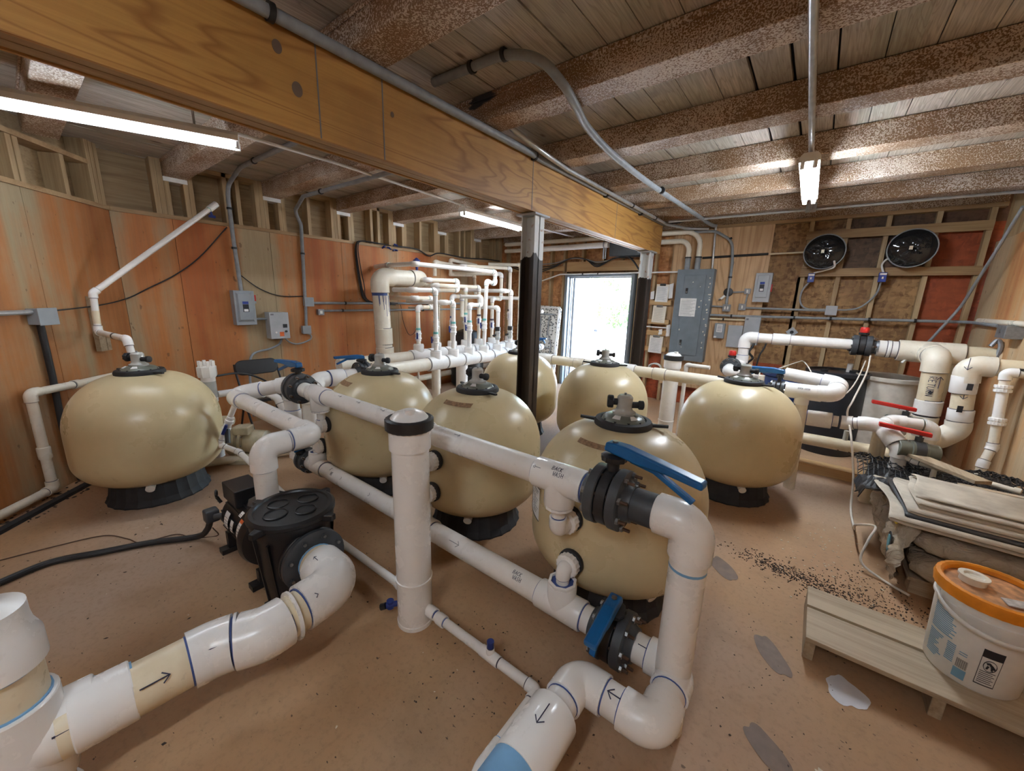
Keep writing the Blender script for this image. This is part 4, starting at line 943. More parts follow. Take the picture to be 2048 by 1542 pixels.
conduit('short grey conduit between the two stacked junction boxes on the left wall', [(XL+.035,2.44,1.43),(XL+.035,2.425,1.175)], .018)
jbox('grey junction box below the conduit junction on the left wall, flexible lead beneath', (XL+.001,2.42,1.125), .10)
t = jbox('small metal outlet box with white switch on the left wall', (XL+.001,2.63,1.355), .075, .055, 'gunmetal', 'outlet_box')
mb = MB(); mb.box((XL+.063,2.61,1.335), (XL+.068,2.645,1.375), 'white'); mb.build('switch', t, smooth=False)
conduit('upper flat grey conduit along the left wall behind the tall cream pipe', [(XL+.03,2.54,1.475),(XL+.03,5.9,1.50)], .017, cl=[((XL+.03,y,1.478),(0,1,0)) for y in (3.0,3.75,4.5)])
conduit('lower flat grey conduit along the left wall behind the tall cream pipe', [(XL+.03,2.67,1.372),(XL+.03,5.9,1.395)], .015, cl=[((XL+.03,y,1.376),(0,1,0)) for y in (2.95,3.7,4.4)])
tag(hose('flexible_lead', smooth_path([(XL+.06,2.13,1.035),(XL+.05,2.20,.97),(XL+.05,2.30,.945),(XL+.05,2.45,.99),(XL+.05,2.47,1.05),(XL+.035,2.425,1.08)], 6), .010, 'conduit', rad=.02), 'flexible grey lead looping from the control box to the lower junction box', 'cable')
tag(hose('flexible_lead', smooth_path([(XL+.06,2.10,1.035),(XL+.06,2.06,.96),(XL+.06,1.95,.91),(XL+.08,1.75,.86),(-5.1,1.62,.70),(-4.6,1.45,.30)], 6), .013, 'conduit', rad=.02), 'flexible grey lead dropping from the control box behind the chair', 'cable')
tag(hose('wall_cable', smooth_path([(-4.43,-.08,1.405),(-4.70,.16,1.405),(-5.10,.50,1.44),(XL+.02,.74,1.50),(XL+.02,.92,1.61),(XL+.02,1.14,1.75),(XL+.02,1.37,1.95),(XL+.02,1.66,2.30)], 6), .006, 'cable', rad=.02), 'thin dark cable sagging across the left wall from the ledge', 'cable')
tag(hose('wall_cable', smooth_path([(XL+.02,1.73,1.79),(XL+.02,1.92,1.64),(XL+.02,2.14,1.56),(XL+.02,2.43,1.56)], 6), .006, 'cable', rad=.02), 'thin dark cable swinging between the two conduits above the control box', 'cable')
# angled wall box and black conduit
C0 = KO+KD*.93
t = thing('junction_box', 'blue-grey junction box on the angled wall at the left edge', 'junction box', (C0.x,C0.y,1.31))
mb = MB(); kbox(mb, .85,1.00,.001,.075,1.31,1.43,'box'); mb.build('enclosure', t, smooth=False, bevel=.004); mb = MB(); kbox(mb, .845,1.005,.076,.082,1.305,1.435,'box'); mb.build('cover_plate', t, smooth=False, bevel=.003)
def kp(u, n, z): p = KO+KD*u+KN*n; return (p.x,p.y,z)
conduit('grey conduit entering the junction box at the left edge', [kp(1.00,.035,1.405),kp(1.6,.035,1.405)], .018, 'emt')
conduit('thick black conduit running down the angled wall behind the left tank', [kp(.95,.035,1.31),kp(.95,.035,.9),kp(.965,.035,.5),kp(.95,.035,.24),kp(.93,.05,.02)], .022, 'cable', cl=[(kp(.957,.035,.80),(0,0,1))])
# wood block and sloping vent
q = KO+KD*.46
mb = MB(); kbox(mb, .38,.455,.001,.02,1.17,1.52,'pallet_y'); o = mb.build('wood_block', smooth=False); tag(o, 'weathered wood block screwed to the angled wall behind the vent pipe', 'wood block')
mb = MB(); kbox(mb, .36,.40,.022,.06,1.04,1.20,'pallet_y'); kbox(mb, .41,.48,.022,.06,1.04,1.20,'pallet_y'); mb.build('lower_piece', o, smooth=False)
t = thing('vent_pipe', 'sloping white vent pipe with small blue tap above the left tank', 'pipe', (-4.95,.46,1.2))
VP = [(-5.31,1.56,2.51),(-4.96,.475,1.55),(-4.945,.46,1.215),(-4.20,.535,1.215),(-4.165,.545,1.075)]
run(t, VP, .0242, m='pvc', prim='primerdark', bend=1.2, sock=1.2, big=1.25)
d = (V(VP[0])-V(VP[1])).normalized(); coupling(t, V(VP[0])-d*.05, d, .0242, .11, prim='teal', big=1.3)
mb = MB(); e = V(VP[0])-d*.09; mb.cyl(e+V((0,.0,-.02)), e+V((0,.01,-.065)), .012, 'darkblue', seg=10); mb.box(e+V((-.012,-.02,-.09)), e+V((.012,.04,-.065)), 'darkblue'); mb.build('tap', t)
pipe(t, (-4.9505,.467,1.40), (-4.947,.463,1.29), .0246, 'pvcold'); mb = MB(); ring(mb, (-4.50,.505,1.215), (1,.1,0), .026, 'black', .03); mb.build('tape_band', t)
t = thing('drain_pipe', 'cream pipe bending down the angled wall behind the left tank', 'pipe', (-4.45,0,.05))
run(t, [kp(.02,.06,.80),kp(.80,.06,.81),kp(1.18,.06,.825),kp(1.18,.06,.065),kp(2.3,.07,.065)], .030, m='pvccream', fit='pvccream', prim='primerdark', bend=1.2, sock=.9, big=1.22)
coupling(t, kp(1.18,.06,.36), (0,0,1), .030, .09, fit='pvccream', prim=None, big=1.25)
mb = MB(); kbox(mb, .95, 2.6, .13, .18, 0, .025, 'blackrub'); tag(mb.build('floor_strip', smooth=False), 'dark strip lying on the floor at the foot of the angled wall', 'strip')
# cable bundle on the wall
q = random.Random(4); t = thing('cable_bundle', 'bundle of black cables hanging down the orange left wall', 'cable bundle', (XL+.03,3.24,1.5))
for i in range(9):
    dy = q.uniform(-.03,.03); dx = q.uniform(.012,.05)
    mb = MB(); mb.tube(smooth_path([(XL+dx,3.55+q.uniform(-.25,.3),2.36),(XL+dx+.02,3.30+dy*.5,2.36),(XL+dx,3.225+dy*.7,2.28),(XL+dx,3.23+dy,2.05),(XL+dx,3.27+dy*1.4,1.75),(XL+dx,3.34+dy,1.52),(XL+dx,3.44+q.uniform(0,.5),1.47+q.uniform(-.02,.02))], 5), .0065, 'cable', 6); mb.build('cable', t)
for i in range(6):
    mb = MB(); c = V((XL+q.uniform(.0,.06), 3.62+q.uniform(-.03,.30), 2.36+q.uniform(-.07,.02))); d = V((q.uniform(-1,1),q.uniform(-1,1),q.uniform(-.3,.3))).normalized()*.03; mb.cyl(c-d, c+d, .014, 'darkblue', seg=8); mb.build('splice', t)
tag(hose('wall_cable', smooth_path([(XL+.03,3.85,2.36),(XL+.03,4.3,2.36),(XL+.04,4.55,2.28),(XL+.03,4.8,2.35),(XL+.03,5.4,2.33),(XL+.03,6.0,2.36),(XL+.06,6.4,2.36)], 6), .011, 'cable', rad=.02), 'black cable along the ledge above the white manifold', 'cable')
tag(hose('wall_cable', smooth_path([(XL+.03,3.95,1.46),(XL+.04,3.98,1.2),(XL+.04,4.08,.98),(XL+.04,4.2,1.0),(XL+.04,4.3,1.2),(XL+.04,4.32,1.44)], 6), .004, 'cable', rad=.02), 'thin cable hanging in a loop under the flat conduits', 'cable')
tag(hose('wall_cable', smooth_path([(XL+.03,3.62,1.46),(XL+.03,3.60,1.1),(XL+.03,3.68,.8),(XL+.03,3.66,.5)], 6), .004, 'cable', rad=.02), 'thin cable hanging straight down beside the tall cream pipe', 'cable')
# ---- tall cream pipe
t = thing('main_riser', 'tall cream pipe with drips and a blue air valve, bending over before the left wall', 'pipe', (-4.8,3.2,0))
R8 = .1095
run(t, [(-4.80,3.25,0),(-4.80,3.19,1.85),(-4.80,3.92,1.86),(-5.405,3.92,1.86)], R8, m='pvccream', fit='pvccream', prim='primerdark', bend=1.35, sock=.55, big=1.12, seg=32)
coupling(t, (-4.80,3.232,.78), (0,-.03,1), R8, .20, fit='pvccream', prim='primerdark', big=1.12)
coupling(t, (-4.80,3.222,1.04), (0,-.03,1), R8, .22, fit='pvccream', prim='primerdark', big=1.08)
mb = MB(); mb.lathe([(R8*1.012,0),(R8*1.012,.05)], (-4.80,3.195,1.60), (0,-.03,1), 'primer', 32, caps=False)
q = random.Random(2)
for k in range(12):
    a = q.uniform(-2.2,1.0); L = q.uniform(.05,.28); c = V((-4.80+math.cos(a)*R8*1.01, 3.197+math.sin(a)*R8*1.01, 1.60)); mb.tube([c, c+V((0,.008,-L))], .003, 'primer', 5)
mb.build('primer_drips', t)
av = MB(); av.lathe([(.018,0),(.018,.06),(.030,.065),(.042,.10),(.046,.14),(.052,.142),(.052,.155),(.04,.16),(.015,.185)], (-4.80,3.83,1.97), (0,0,1), 'darkblue', 20); av.build('air_valve', t)
# ---- manifolds
FXm, BXm = -4.10, -4.55; FZm, BZm = .70, .745
fy = [3.57,3.90,4.23,4.56,4.89,5.22,5.55]; by = [3.63,3.97,4.30,4.60,4.92,5.26,5.75]
def manifold(lab, x, z, ys, y0, y1):
    t = thing('manifold', lab, 'pipe manifold', (x,ys[2],z))
    pipe(t, (x,y0,z), (x,ys[0]-.165,z), P6, 'pvccream')
    pipe(t, (x,ys[0]-.165,z), (x,y1,z), P6, 'pvc')
    for y in ys:
        tee(t, (x,y,z), (0,1,0), (0,0,1), P6, .066, L=.30, Lb=.165, prim='primerdark')
        mb = MB(); mb.lathe([(.072,0),(.072,.012),(.034,.014)], (x,y,z+.165), (0,0,1), 'pvcfit', 16); mb.build('reducer_bushing', t)
    return t
t = manifold('front white manifold header carrying seven riser pipes', FXm, FZm, fy, 2.52, 5.95)
pipe(t, (-4.10,3.56,0), (-4.10,3.56,FZm-.07), .0572, 'pvccream'); 
t = manifold('rear white manifold header nearer the left wall carrying seven riser pipes', BXm, BZm, by, 2.4, 6.1)
t = thing('manifold_support', 'thick white upright pipe under the front manifold', 'pipe', (-4.10,4.05,0)); pipe(t, (-4.10,4.07,0), (-4.10,4.07,FZm-.087), .086, 'pvc'); mb = MB(); mb.lathe([(.10,0),(.10,.03),(.088,.034)], (-4.10,4.07,0), (0,0,1), 'pvcfit', 24); mb.build('base_ring', t)
butterfly('blue-handled valve on the front manifold behind the taped tank', (-4.10,2.44,FZm), (0,1,0), (0,0,1), P6*.82, (-.25,-1,.05), W=.12, hl=.30, neck=.02)
t = thing('manifold_feed', 'white pipe with large coupling feeding the front manifold from the floor', 'pipe', (-4.10,2.0,0))
run(t, [(-4.10,2.37,FZm),(-4.10,1.93,FZm),(-4.02,1.78,FZm-.10),(-4.02,1.78,.0)], P6*.88, bend=1.2, sock=.7, prim='primerdark')
coupling(t, (-4.10,2.12,FZm), (0,1,0), P6, .16, prim='primer', big=1.1)
WX = XL+.06
risers = [
 ('second riser on the front manifold, turning toward the viewer at mid height', [(FXm,3.57,.87),(FXm,3.57,1.69),(FXm,3.20,1.68),(-4.5,3.20,1.68)], 1.02, 'teal'),
 ('riser on the front manifold with a short dog-leg under the cream pipes', [(FXm,3.90,.87),(FXm,3.90,1.53),(FXm,3.72,1.53),(-4.9,3.72,1.53)], 1.15, 'teal'),
 ('riser on the front manifold stepping up to the right', [(FXm,4.23,.87),(FXm,4.23,1.50),(FXm,4.48,1.50),(FXm,4.48,1.62),(-4.6,4.48,1.62)], 1.16, 'teal'),
 ('tallest riser on the front manifold, looping over the top with a long cream run', [(FXm,4.56,.87),(FXm,4.60,1.86),(FXm,4.80,1.83),(FXm,4.80,2.01),(-4.30,3.40,2.02),(-4.9,3.40,2.02),(WX,3.5,2.02)], 1.18, 'teal'),
 ('short riser on the front manifold with black check valve', [(FXm,4.89,.87),(FXm,4.89,1.46),(-4.45,4.89,1.46)], -1.02, 'primerdark'),
 ('riser on the front manifold with black check valve and high elbow', [(FXm,5.22,.87),(FXm,5.22,1.73),(FXm,5.02,1.73),(-4.9,5.02,1.73)], -1.02, 'primerdark'),
 ('last riser on the front manifold, beside the brown post', [(FXm,5.55,.87),(FXm,5.55,1.62),(-4.9,5.55,1.62)], 1.12, 'primerdark'),
 ('first riser on the rear manifold with a doubled-back loop', [(BXm,3.63,.91),(BXm,3.63,1.45),(BXm,3.90,1.45),(BXm,3.90,1.58),(BXm,3.58,1.575),(WX,3.58,1.575)], 1.04, 'teal'),
 ('second riser on the rear manifold, cream loop near the wall', [(BXm,3.97,.91),(BXm,3.97,1.70),(BXm,4.42,1.71),(BXm,4.42,1.86),(BXm,3.82,1.84),(WX,3.82,1.84)], 1.2, 'teal'),
 ('third riser on the rear manifold with purple coupling', [(BXm,4.30,.91),(BXm,4.30,1.62),(BXm,4.52,1.62),(BXm,4.52,1.30)], 1.2, 'primer'),
 ('fourth riser on the rear manifold, teal ringed foot', [(BXm,4.60,.91),(BXm,4.60,1.76),(-4.95,4.60,1.76)], 1.25, 'teal'),
 ('fifth riser on the rear manifold, cream run back along the wall', [(BXm,4.92,.91),(BXm,4.92,1.78),(BXm,3.96,1.77),(WX,3.96,1.77)], 1.22, 'primerdark'),
 ('sixth riser on the rear manifold, high loop toward the doorway wall', [(BXm,5.26,.91),(BXm,5.26,1.60),(BXm,5.50,1.60),(BXm,5.50,2.03),(WX,5.0,2.03)], 1.14, 'primerdark'),
 ('last riser on the rear manifold, tall leg with high cream run', [(BXm,5.75,.91),(BXm,5.75,2.15),(-4.9,4.9,2.13),(WX,4.9,2.13)], 1.3, 'primerdark')]
def ball_valve(root, p, up, h, r, black=False):
    p = V(p); mb = MB(); up = V(up).normalized(); h = V(h).normalized()
    mb.lathe([(r*1.25,-.075),(r*1.25,-.05),(r*1.55,-.045),(r*1.55,-.025),(r*1.35,-.02),(r*1.35,.02),(r*1.55,.025),(r*1.55,.045),(r*1.25,.05),(r*1.25,.075)], p, up, 'pvcfit' if not black else 'clear', 20)
    b = mb.build('ball_valve' if not black else 'check_valve', root)
    mb = MB()
    if black: mb.lathe([(r*1.5,.07),(r*1.5,.13),(r*1.2,.135)], p, up, 'black', 16); mb.cyl(p+h*r, p+h*.09-up*.02, .016, 'black', seg=10)
    else: mb.cyl(p, p+h*.06, .010, 'darkblue', seg=8); sd = up.cross(h); mb.prism([p+h*.052-sd*.012-up*.045,p+h*.052+sd*.012-up*.045,p+h*.056+sd*.010+up*.045,p+h*.056-sd*.010+up*.045], h*.016, 'darkblue')
    mb.build('valve_handle', b, smooth=False, bevel=.002)
for lab, pts, vz, pm in risers:
    x, y, z = pts[0]; t = thing('riser_pipe', lab, 'pipe', (x,y,z), 'manifold riser pipes')
    run(t, pts, .0302, m='pvc' if x > -4.3 else 'pvccream', fit='pvcfit', prim=pm, bend=1.2, sock=.9, big=1.25, seg=18)
    ball_valve(t, (x,y,abs(vz)), (0,0,1), (-.35,-.9,.1) if x > -4.3 else (.6,-.8,.1), .0302, vz < 0)
    mb = MB(); ring(mb, (x,y,abs(vz)+.10), (0,0,1), .0345, pm, .03); mb.build('primer_band', t)
for i, (lab, pts, r) in enumerate([('high cream pipe looping on the left wall above the manifold', [(WX+.12,4.55,1.95),(WX+.12,4.55,2.18),(WX+.12,5.30,2.14),(WX+.12,6.1,2.14)], .0302),
   ('upper cream pipe angling up the wall behind the manifold', [(WX+.06,4.97,2.0),(WX+.06,4.97,2.25),(WX+.06,5.64,2.21)], .0302),
   ('cream pipe at mid height along the wall behind the manifold', [(WX+.06,4.95,2.00),(WX+.06,5.58,2.03),(WX+.06,5.62,1.67)], .0302),
   ('tall cream upright with elbow by the brown post', [(-4.45,5.93,.80),(-4.45,5.93,2.22),(-4.95,5.6,2.22)], .0302),
   ('slim cream upright behind the front manifold', [(-5.0,4.42,.05),(-5.0,4.42,1.5),(-5.3,4.42,1.5)], .022),
   ('slim cream upright between wall and rear manifold', [(-5.1,4.05,.05),(-5.1,4.05,1.42),(-5.3,4.05,1.42)], .018),
   ('thick white pipe stub pointing at the doorway from the manifold', [(-4.5,6.15,1.62),(-4.18,6.15,1.62)], .042)]):
    t = thing('wall_pipe', lab, 'pipe', pts[0], 'cream wall pipes'); run(t, pts, r, m='pvccream', fit='pvccream', prim='primerdark', bend=1.2, sock=.9, big=1.22, seg=18)
t = thing('riser_pipe', 'white riser with blue tap seen just right of the brown post', 'pipe', (-3.98,6.0,.8))
run(t, [(-4.06,5.97,.66),(-4.06,5.97,1.40),(-3.95,5.97,1.40)], .0302, bend=1.2); ball_valve(t, (-4.06,5.97,1.16), (0,0,1), (.7,-.7,0), .0302)
t = thing('low_wall_pipe', 'cream pipe low along the left wall behind the manifold legs', 'pipe', (-5.2,3.8,.2)); run(t, [(-5.25,2.6,.20),(-5.25,6.2,.26)], .05, m='pvccream'); 
for y in (3.0,4.4,5.8):
    mb = MB(); mb.box((-5.32,y,0), (-5.18,y+.09,.15 if y < 4 else .18), 'pallet_x'); mb.build('support_block', t, smooth=False)
butterfly('blue-handled valve at the doorway end of the front manifold', (-3.75,5.45,.80), (0,1,0), (0,0,1), .045, (.95,.2,.1), W=.09, hl=.22, neck=.02)
t = thing('cross_pipe', 'short white pipe tying the doorway end valve to the front manifold', 'pipe', (-3.9,5.6,.78)); run(t, [(-3.75,5.50,.80),(-3.75,5.70,.80),(-4.02,5.70,.735)], .045, bend=1.1); run(t, [(-3.75,5.40,.80),(-3.75,5.22,.80),(-3.75,5.22,0)], .045, bend=1.1)
t = thing('storage_bag', 'black bag leaning behind the rear manifold', 'bag', (-5.05,5.0,0))
mb = MB(); mb.lathe([(.25,0),(.30,.05),(.31,.5),(.27,.85),(.20,1.0),(.06,1.05)], (-5.05,5.15,0), (0,0,1), 'black', 14); mb.build('bag_body', t)
# ---- chair
t = thing('folding_chair', 'black folding chair standing against the left wall behind the pipes', 'chair', (-4.85,1.66,0))
def rrect(c, ux, uy, w_, h, r, n=6):
    c = V(c); ux = V(ux).normalized(); uy = V(uy).normalized(); out = []
    for sx, sy, a0 in ((1,1,0),(-1,1,PI/2),(-1,-1,PI),(1,-1,3*PI/2)):
        for k in range(n+1): a = a0+PI/2*k/n; out.append(c+ux*(sx*(w_/2-r)+math.cos(a)*r)+uy*(sy*(h/2-r)+math.sin(a)*r))
    return out
mb = MB(); mb.prism(rrect((-5.04,1.675,.755),(0,1,0),(-.15,0,1),.44,.17,.075), (.03,0,.004), 'chairblack'); mb.build('backrest', t, bevel=.008, angle=50)
mb = MB(); mb.prism(rrect((-4.78,1.675,.43),(0,1,0),(1,0,.05),.42,.40,.08), (0,0,.03), 'chairblack'); mb.build('seat', t, bevel=.008, angle=50)
for y in (1.46,1.89):
    mb = MB(); mb.tube(smooth_path([(-5.05,y,.80),(-5.0,y,.66),(-4.62,y,.02)],6), .011, 'chairblack', 10); mb.build('leg', t); mb = MB(); mb.tube([(-4.85,y*.995+.01,.45),(-5.10,y,.01)], .011, 'chairblack', 10); mb.build('leg', t)
# ---- small equipment behind the left tank
t = thing('cartridge_feeder', 'small white cartridge feeder with crown cap behind the left tank', 'chemical feeder', (-4.47,1.07,0))
mb = MB(); mb.lathe([(.05,0),(.05,.55),(.058,.56),(.058,.80),(.05,.81)], (-4.47,1.07,.0), (0,0,1), 'pvcfit', 24); mb.build('cylinder', t)
mb = MB(); mb.lathe([(.064,.80),(.070,.82),(.070,.90),(.060,.905)], (-4.47,1.07,.0), (0,0,1), 'pvcfit', 32, ribs=8, ribd=.008)
for k in range(6): a = 2*PI*k/6; mb.box((-4.47+math.cos(a)*.055-.012,1.07+math.sin(a)*.055-.012,.90), (-4.47+math.cos(a)*.055+.012,1.07+math.sin(a)*.055+.012,.955), 'pvcfit')
mb.build('crown_cap', t)
mb = MB(); mb.lathe([(.0588,.60),(.0588,.76)], (-4.47,1.07,0), (0,0,1), 'clear', 24, caps=False); mb.build('clear_sleeve', t)
t = thing('small_pipe', 'white pipe with elbow between the cartridge feeder and the chair', 'pipe', (-4.4,1.2,.6)); run(t, [(-4.47,1.13,.62),(-4.47,1.47,.62),(-4.20,1.55,.55),(-4.10,1.60,.30),(-4.1,1.6,.04)], .033, bend=1.2, prim='primerdark')
tag(hose('feeder_cable', smooth_path([(-4.47,1.14,.80),(-4.6,1.35,.78),(-4.7,1.55,.70),(-4.5,1.62,.60),(-4.35,1.6,.3)], 6), .010, 'cable', rad=.02), 'black cable curling past the cartridge feeder', 'cable')
t = thing('booster_pump', 'beige pump on the floor behind the bent white discharge pipe', 'pump', (-4.15,1.28,0))
mb = MB(); mb.lathe([(.07,0),(.13,.015),(.145,.05),(.145,.10),(.12,.115),(.12,.13),(.15,.132),(.15,.155),(.115,.165),(.105,.33),(.08,.345)], (-4.28,1.13,.185), (.72,.69,0), 'beigepump', 36)
mb.build('pump_body', t)
mb = MB(); mb.box((-4.20,1.14,.28), (-4.06,1.26,.36), 'beigepump', Matrix.Rotation(math.radians(44),3,'Z')); mb.build('terminal_box', t, smooth=False, bevel=.012)
mb = MB(); mb.cyl((-4.30,1.10,.22), (-4.30,1.10,.42), .055, 'beigepump', seg=20); mb.cyl((-4.36,1.02,.40), (-4.24,1.16,.40), .045, 'beigepump', seg=20); mb.build('inlet', t)
mb = MB(); mb.box((-4.30,1.10,0), (-4.02,1.40,.05), 'beigepump', Matrix.Rotation(math.radians(44),3,'Z')); mb.build('foot', t, smooth=False, bevel=.01)
for k in range(10):
    a = 2*PI*k/10; ax_ = V((.72,.69,0)).normalized(); s1 = V((-.69,.72,0)).normalized(); c = V((-4.28,1.13,.185))+ax_*.14+(s1*math.cos(a)+V((0,0,1))*math.sin(a))*.137
    mb = MB(); mb.cyl(c-ax_*.022, c+ax_*.026, .008, 'steel', seg=6); mb.build('bolt', t)
t = thing('bleed_pipe', 'thin white pipe with blue tap dropping from the discharge bend behind the left tank', 'pipe', (-3.7,1.0,.3))
run(t, [(-3.62,1.022,.71),(-3.735,.905,.36),(-3.60,1.00,.30),(-2.66,1.066,.085)], .0212, prim='primerdark', bend=1.1, sock=1.0, big=1.25)
ball_valve(t, (-3.675,.965,.53), (.11,.11,.33), (.6,-.5,-.3), .0212)
mb = MB(); mb.cyl((-3.65,.95,.50), (-3.60,.93,.40), .02, 'black', seg=10); mb.build('gauge_cap', t)
t = thing('floor_pipe', 'cream pipe along the floor behind the left tank', 'pipe', (-4.1,1.1,.05)); run(t, [(-4.42,.45,.05),(-3.86,1.75,.05),(-3.4,2.3,.05)], .036, m='pvccream', fit='pvccream', prim=None)
# ================================================================ back wall
t = thing('electrical_panel', 'tall grey electrical panel with a taped paper sheet on the far wall', 'electrical panel', (-1.54,6.5,.74))
mb = MB(); mb.box((-1.80,6.40,.74), (-1.285,6.544,2.115), 'boxdark'); mb.build('enclosure', t, smooth=False, bevel=.004)
mb = MB(); mb.box((-1.685,6.385,.83), (-1.385,6.3995,2.03), 'boxdark'); dr = mb.build('panel_door', t, smooth=False, bevel=.003)
for z in (1.80,1.02):
    mb = MB(); mb.box((-1.645,6.376,z-.04), (-1.615,6.3845,z+.04), 'black'); mb.box((-1.640,6.370,z-.03), (-1.62,6.3755,z-.005), 'steel'); mb.build('latch', dr, smooth=False)
mb = MB(); mb.box((-1.705,6.3835,1.42), (-1.475,6.3845,1.69), 'paper'); pp = mb.build('taped_paper', dr, smooth=False)
mb = MB()
for k in range(14): mb.box((-1.69,6.3828,1.66-.017*k), (-1.49-.03*(k%3),6.3833,1.663-.017*k), 'inkgrey')
mb.build('print', pp, smooth=False)
q = random.Random(3); mb = MB()
for k in range(26):
    x = q.choice((q.uniform(-1.68,-1.39), q.uniform(-1.35,-1.30))); z = q.uniform(.86,2.0); f = 6.3843 if x < -1.38 else 6.3993
    w_ = q.uniform(.006,.016); h = q.uniform(.004,.02); mb.prism([(x-w_,f,z),(x,f,z-h),(x+w_,f,z+h*.3),(x,f,z+h)], (0,-.0006,0), 'pvccream')
mb.build('paint_chip', dr, smooth=False); dr.children[-1]['kind'] = 'stuff'
# posted papers by the panel
def clipboard(x0, x1, z0, z1, lab, tilt=0, col='paper', clip='steel'):
    t = thing('clipboard', lab, 'clipboard', ((x0+x1)/2,6.5,z0), 'clipboards by the panel'); rot = Matrix.Rotation(tilt,3,'Y'); pv = ((x0+x1)/2,6.5,z1)
    mb = MB(); mb.box((x0,6.497,z0), (x1,6.503,z1), 'pvccream', rot, pv); mb.build('board', t, smooth=False)
    mb = MB(); mb.box((x0+.012,6.494,z0+.006), (x1-.012,6.4965,z1-.03), col, rot, pv); sh = mb.build('sheet', t, smooth=False)
    mb = MB()
    for k in range(15): mb.box((x0+.025,6.4932,z1-.05-.014*k), (x1-.03-.02*(k%2),6.4938,z1-.0475-.014*k), 'inkgrey', rot, pv)
    mb.build('print', sh, smooth=False)
    mb = MB(); mb.box((x0+.055,6.484,z1-.025), (x1-.055,6.4935,z1+.012), clip, rot, pv); mb.build('clip', t, smooth=False, bevel=.003)
clipboard(-2.125,-1.925,1.625,1.90,'uppermost clipboard with paper on the boards left of the electrical panel', .03, 'paper', 'black')
clipboard(-2.145,-1.935,1.295,1.565,'middle clipboard with cream sheet on the boards left of the electrical panel', .03, 'pvccream')
clipboard(-2.150,-1.930,.800,1.080,'lowest clipboard with creased sheet on the boards left of the electrical panel', .03)
for z in (1.575,1.27,1.09,.83):
    mb = MB(); mb.box((-2.215,6.505,z), (-1.875,6.545,z+.075), 'doorwood'); tag(mb.build('batten', smooth=False), {1.575:'wooden batten under the uppermost clipboard',1.27:'wooden batten behind the foot of the middle clipboard',1.09:'wooden batten above the lowest clipboard',.83:'wooden batten behind the foot of the lowest clipboard'}[z], 'batten')
for x, z0, z1, lab in ((-2.18,1.66,1.80,'small curled paper pinned left of the uppermost clipboard'),(-1.895,1.68,1.92,'loose pages between uppermost clipboard and panel'),(-1.87,1.08,1.28,'loose pages beside the panel above the lowest clipboard'),(-1.99,1.10,1.20,'folded paper scrap above the lowest clipboard')):
    mb = MB(); mb.prism([(x-.03,6.505,z0),(x+.035,6.49,z0+.01),(x+.03,6.495,z1),(x-.035,6.51,z1-.02)], (0,-.001,0), 'paper'); tag(mb.build('paper_sheet', smooth=False), lab, 'paper')
# conduits over the door
conduit('thin white conduit bending over the door frame to the panel', [(-4.75,6.46,1.86),(-4.55,6.46,1.90),(-3.92,6.46,2.08),(-1.80,6.46,2.085)], .012, 'paper', rad=.1, cl=[((-3.45,6.46,2.08),(1,0,0)),((-3.15,6.46,2.08),(1,0,0))])
for lab, z, zz, x in (('upper thick white conduit elbowing down into the panel',2.66,.13,-1.545),('lower thick white conduit elbowing down into the panel',2.535,.13,-1.69)):
    t = thing('panel_conduit', lab, 'conduit', (x,6.47,2.1), 'thick conduits into the panel')
    hose('conduit_pipe', [(-5.2,6.40,z+.01),(-3.3,6.42,z),(x,6.47,z),(x,6.47,2.24)], .036, 'pvccream', t, rad=.22, seg=18, n=10)
    mb = MB(); mb.cyl((x,6.47,2.30), (x,6.47,2.116), .040, 'conduit', seg=18); ring(mb, (x,6.47,2.29), (0,0,1), .047, 'black', .02); mb.build('panel_adapter', t)
t = thing('capped_tube', 'thick white tube with steel bracket ending above the doorway', 'conduit', (-3.7,6.3,2.5))
hose('tube', smooth_path([(-4.60,6.30,2.30),(-4.45,6.28,2.45),(-4.2,6.27,2.515),(-3.6,6.26,2.52),(-2.90,6.25,2.52)], 6), .046, 'pvc', t, rad=.02, seg=18)
mb = MB(); ring(mb, (-2.97,6.25,2.52), (1,0,0), .052, 'gunmetal', .02); mb.box((-2.985,6.24,2.30), (-2.965,6.26,2.47), 'gunmetal'); mb.box((-2.945,6.24,2.30), (-2.93,6.26,2.47), 'gunmetal'); mb.build('bracket', t, smooth=False)
mb = MB(); mb.prism([(-2.86,6.20,2.56),(-2.05,6.10,2.32),(-2.30,6.12,2.29),(-2.85,6.20,2.33)], (0,.012,0), 'black'); tag(mb.build('black_board', smooth=False), 'black board fixed under the end of the amber beam above the doorway', 'board')
q = random.Random(8)
for k, lab in enumerate(('slack black cable draped along the door header','black cable sagging from the header to the brown post','grey cable crossing above the door header','black cable looping low on the header at the left')):
    y = 6.535-.012*k; dz = (.0,-.05,.06,-.10)[k]
    tag(hose('header_cable', smooth_path([(-5.2,y,2.30+dz*.4),(-4.6,y,2.22+dz),(-4.1,y,2.26+dz*.5),(-3.75,y,2.36),(-3.45,y,2.34),(-3.2,y,2.25+dz*.5),(-2.9,y,2.33),(-2.55,y,2.42+dz)], 6), .009, 'cable' if k != 2 else 'conduit', rad=.02), lab, 'cable')
tag(hose('header_cable', smooth_path([(-2.75,6.3,2.45),(-2.5,6.3,2.28),(-2.3,6.25,2.05)], 6), .014, 'cable', rad=.02), 'pair of cables slanting down behind the brown post at the doorway', 'cable')
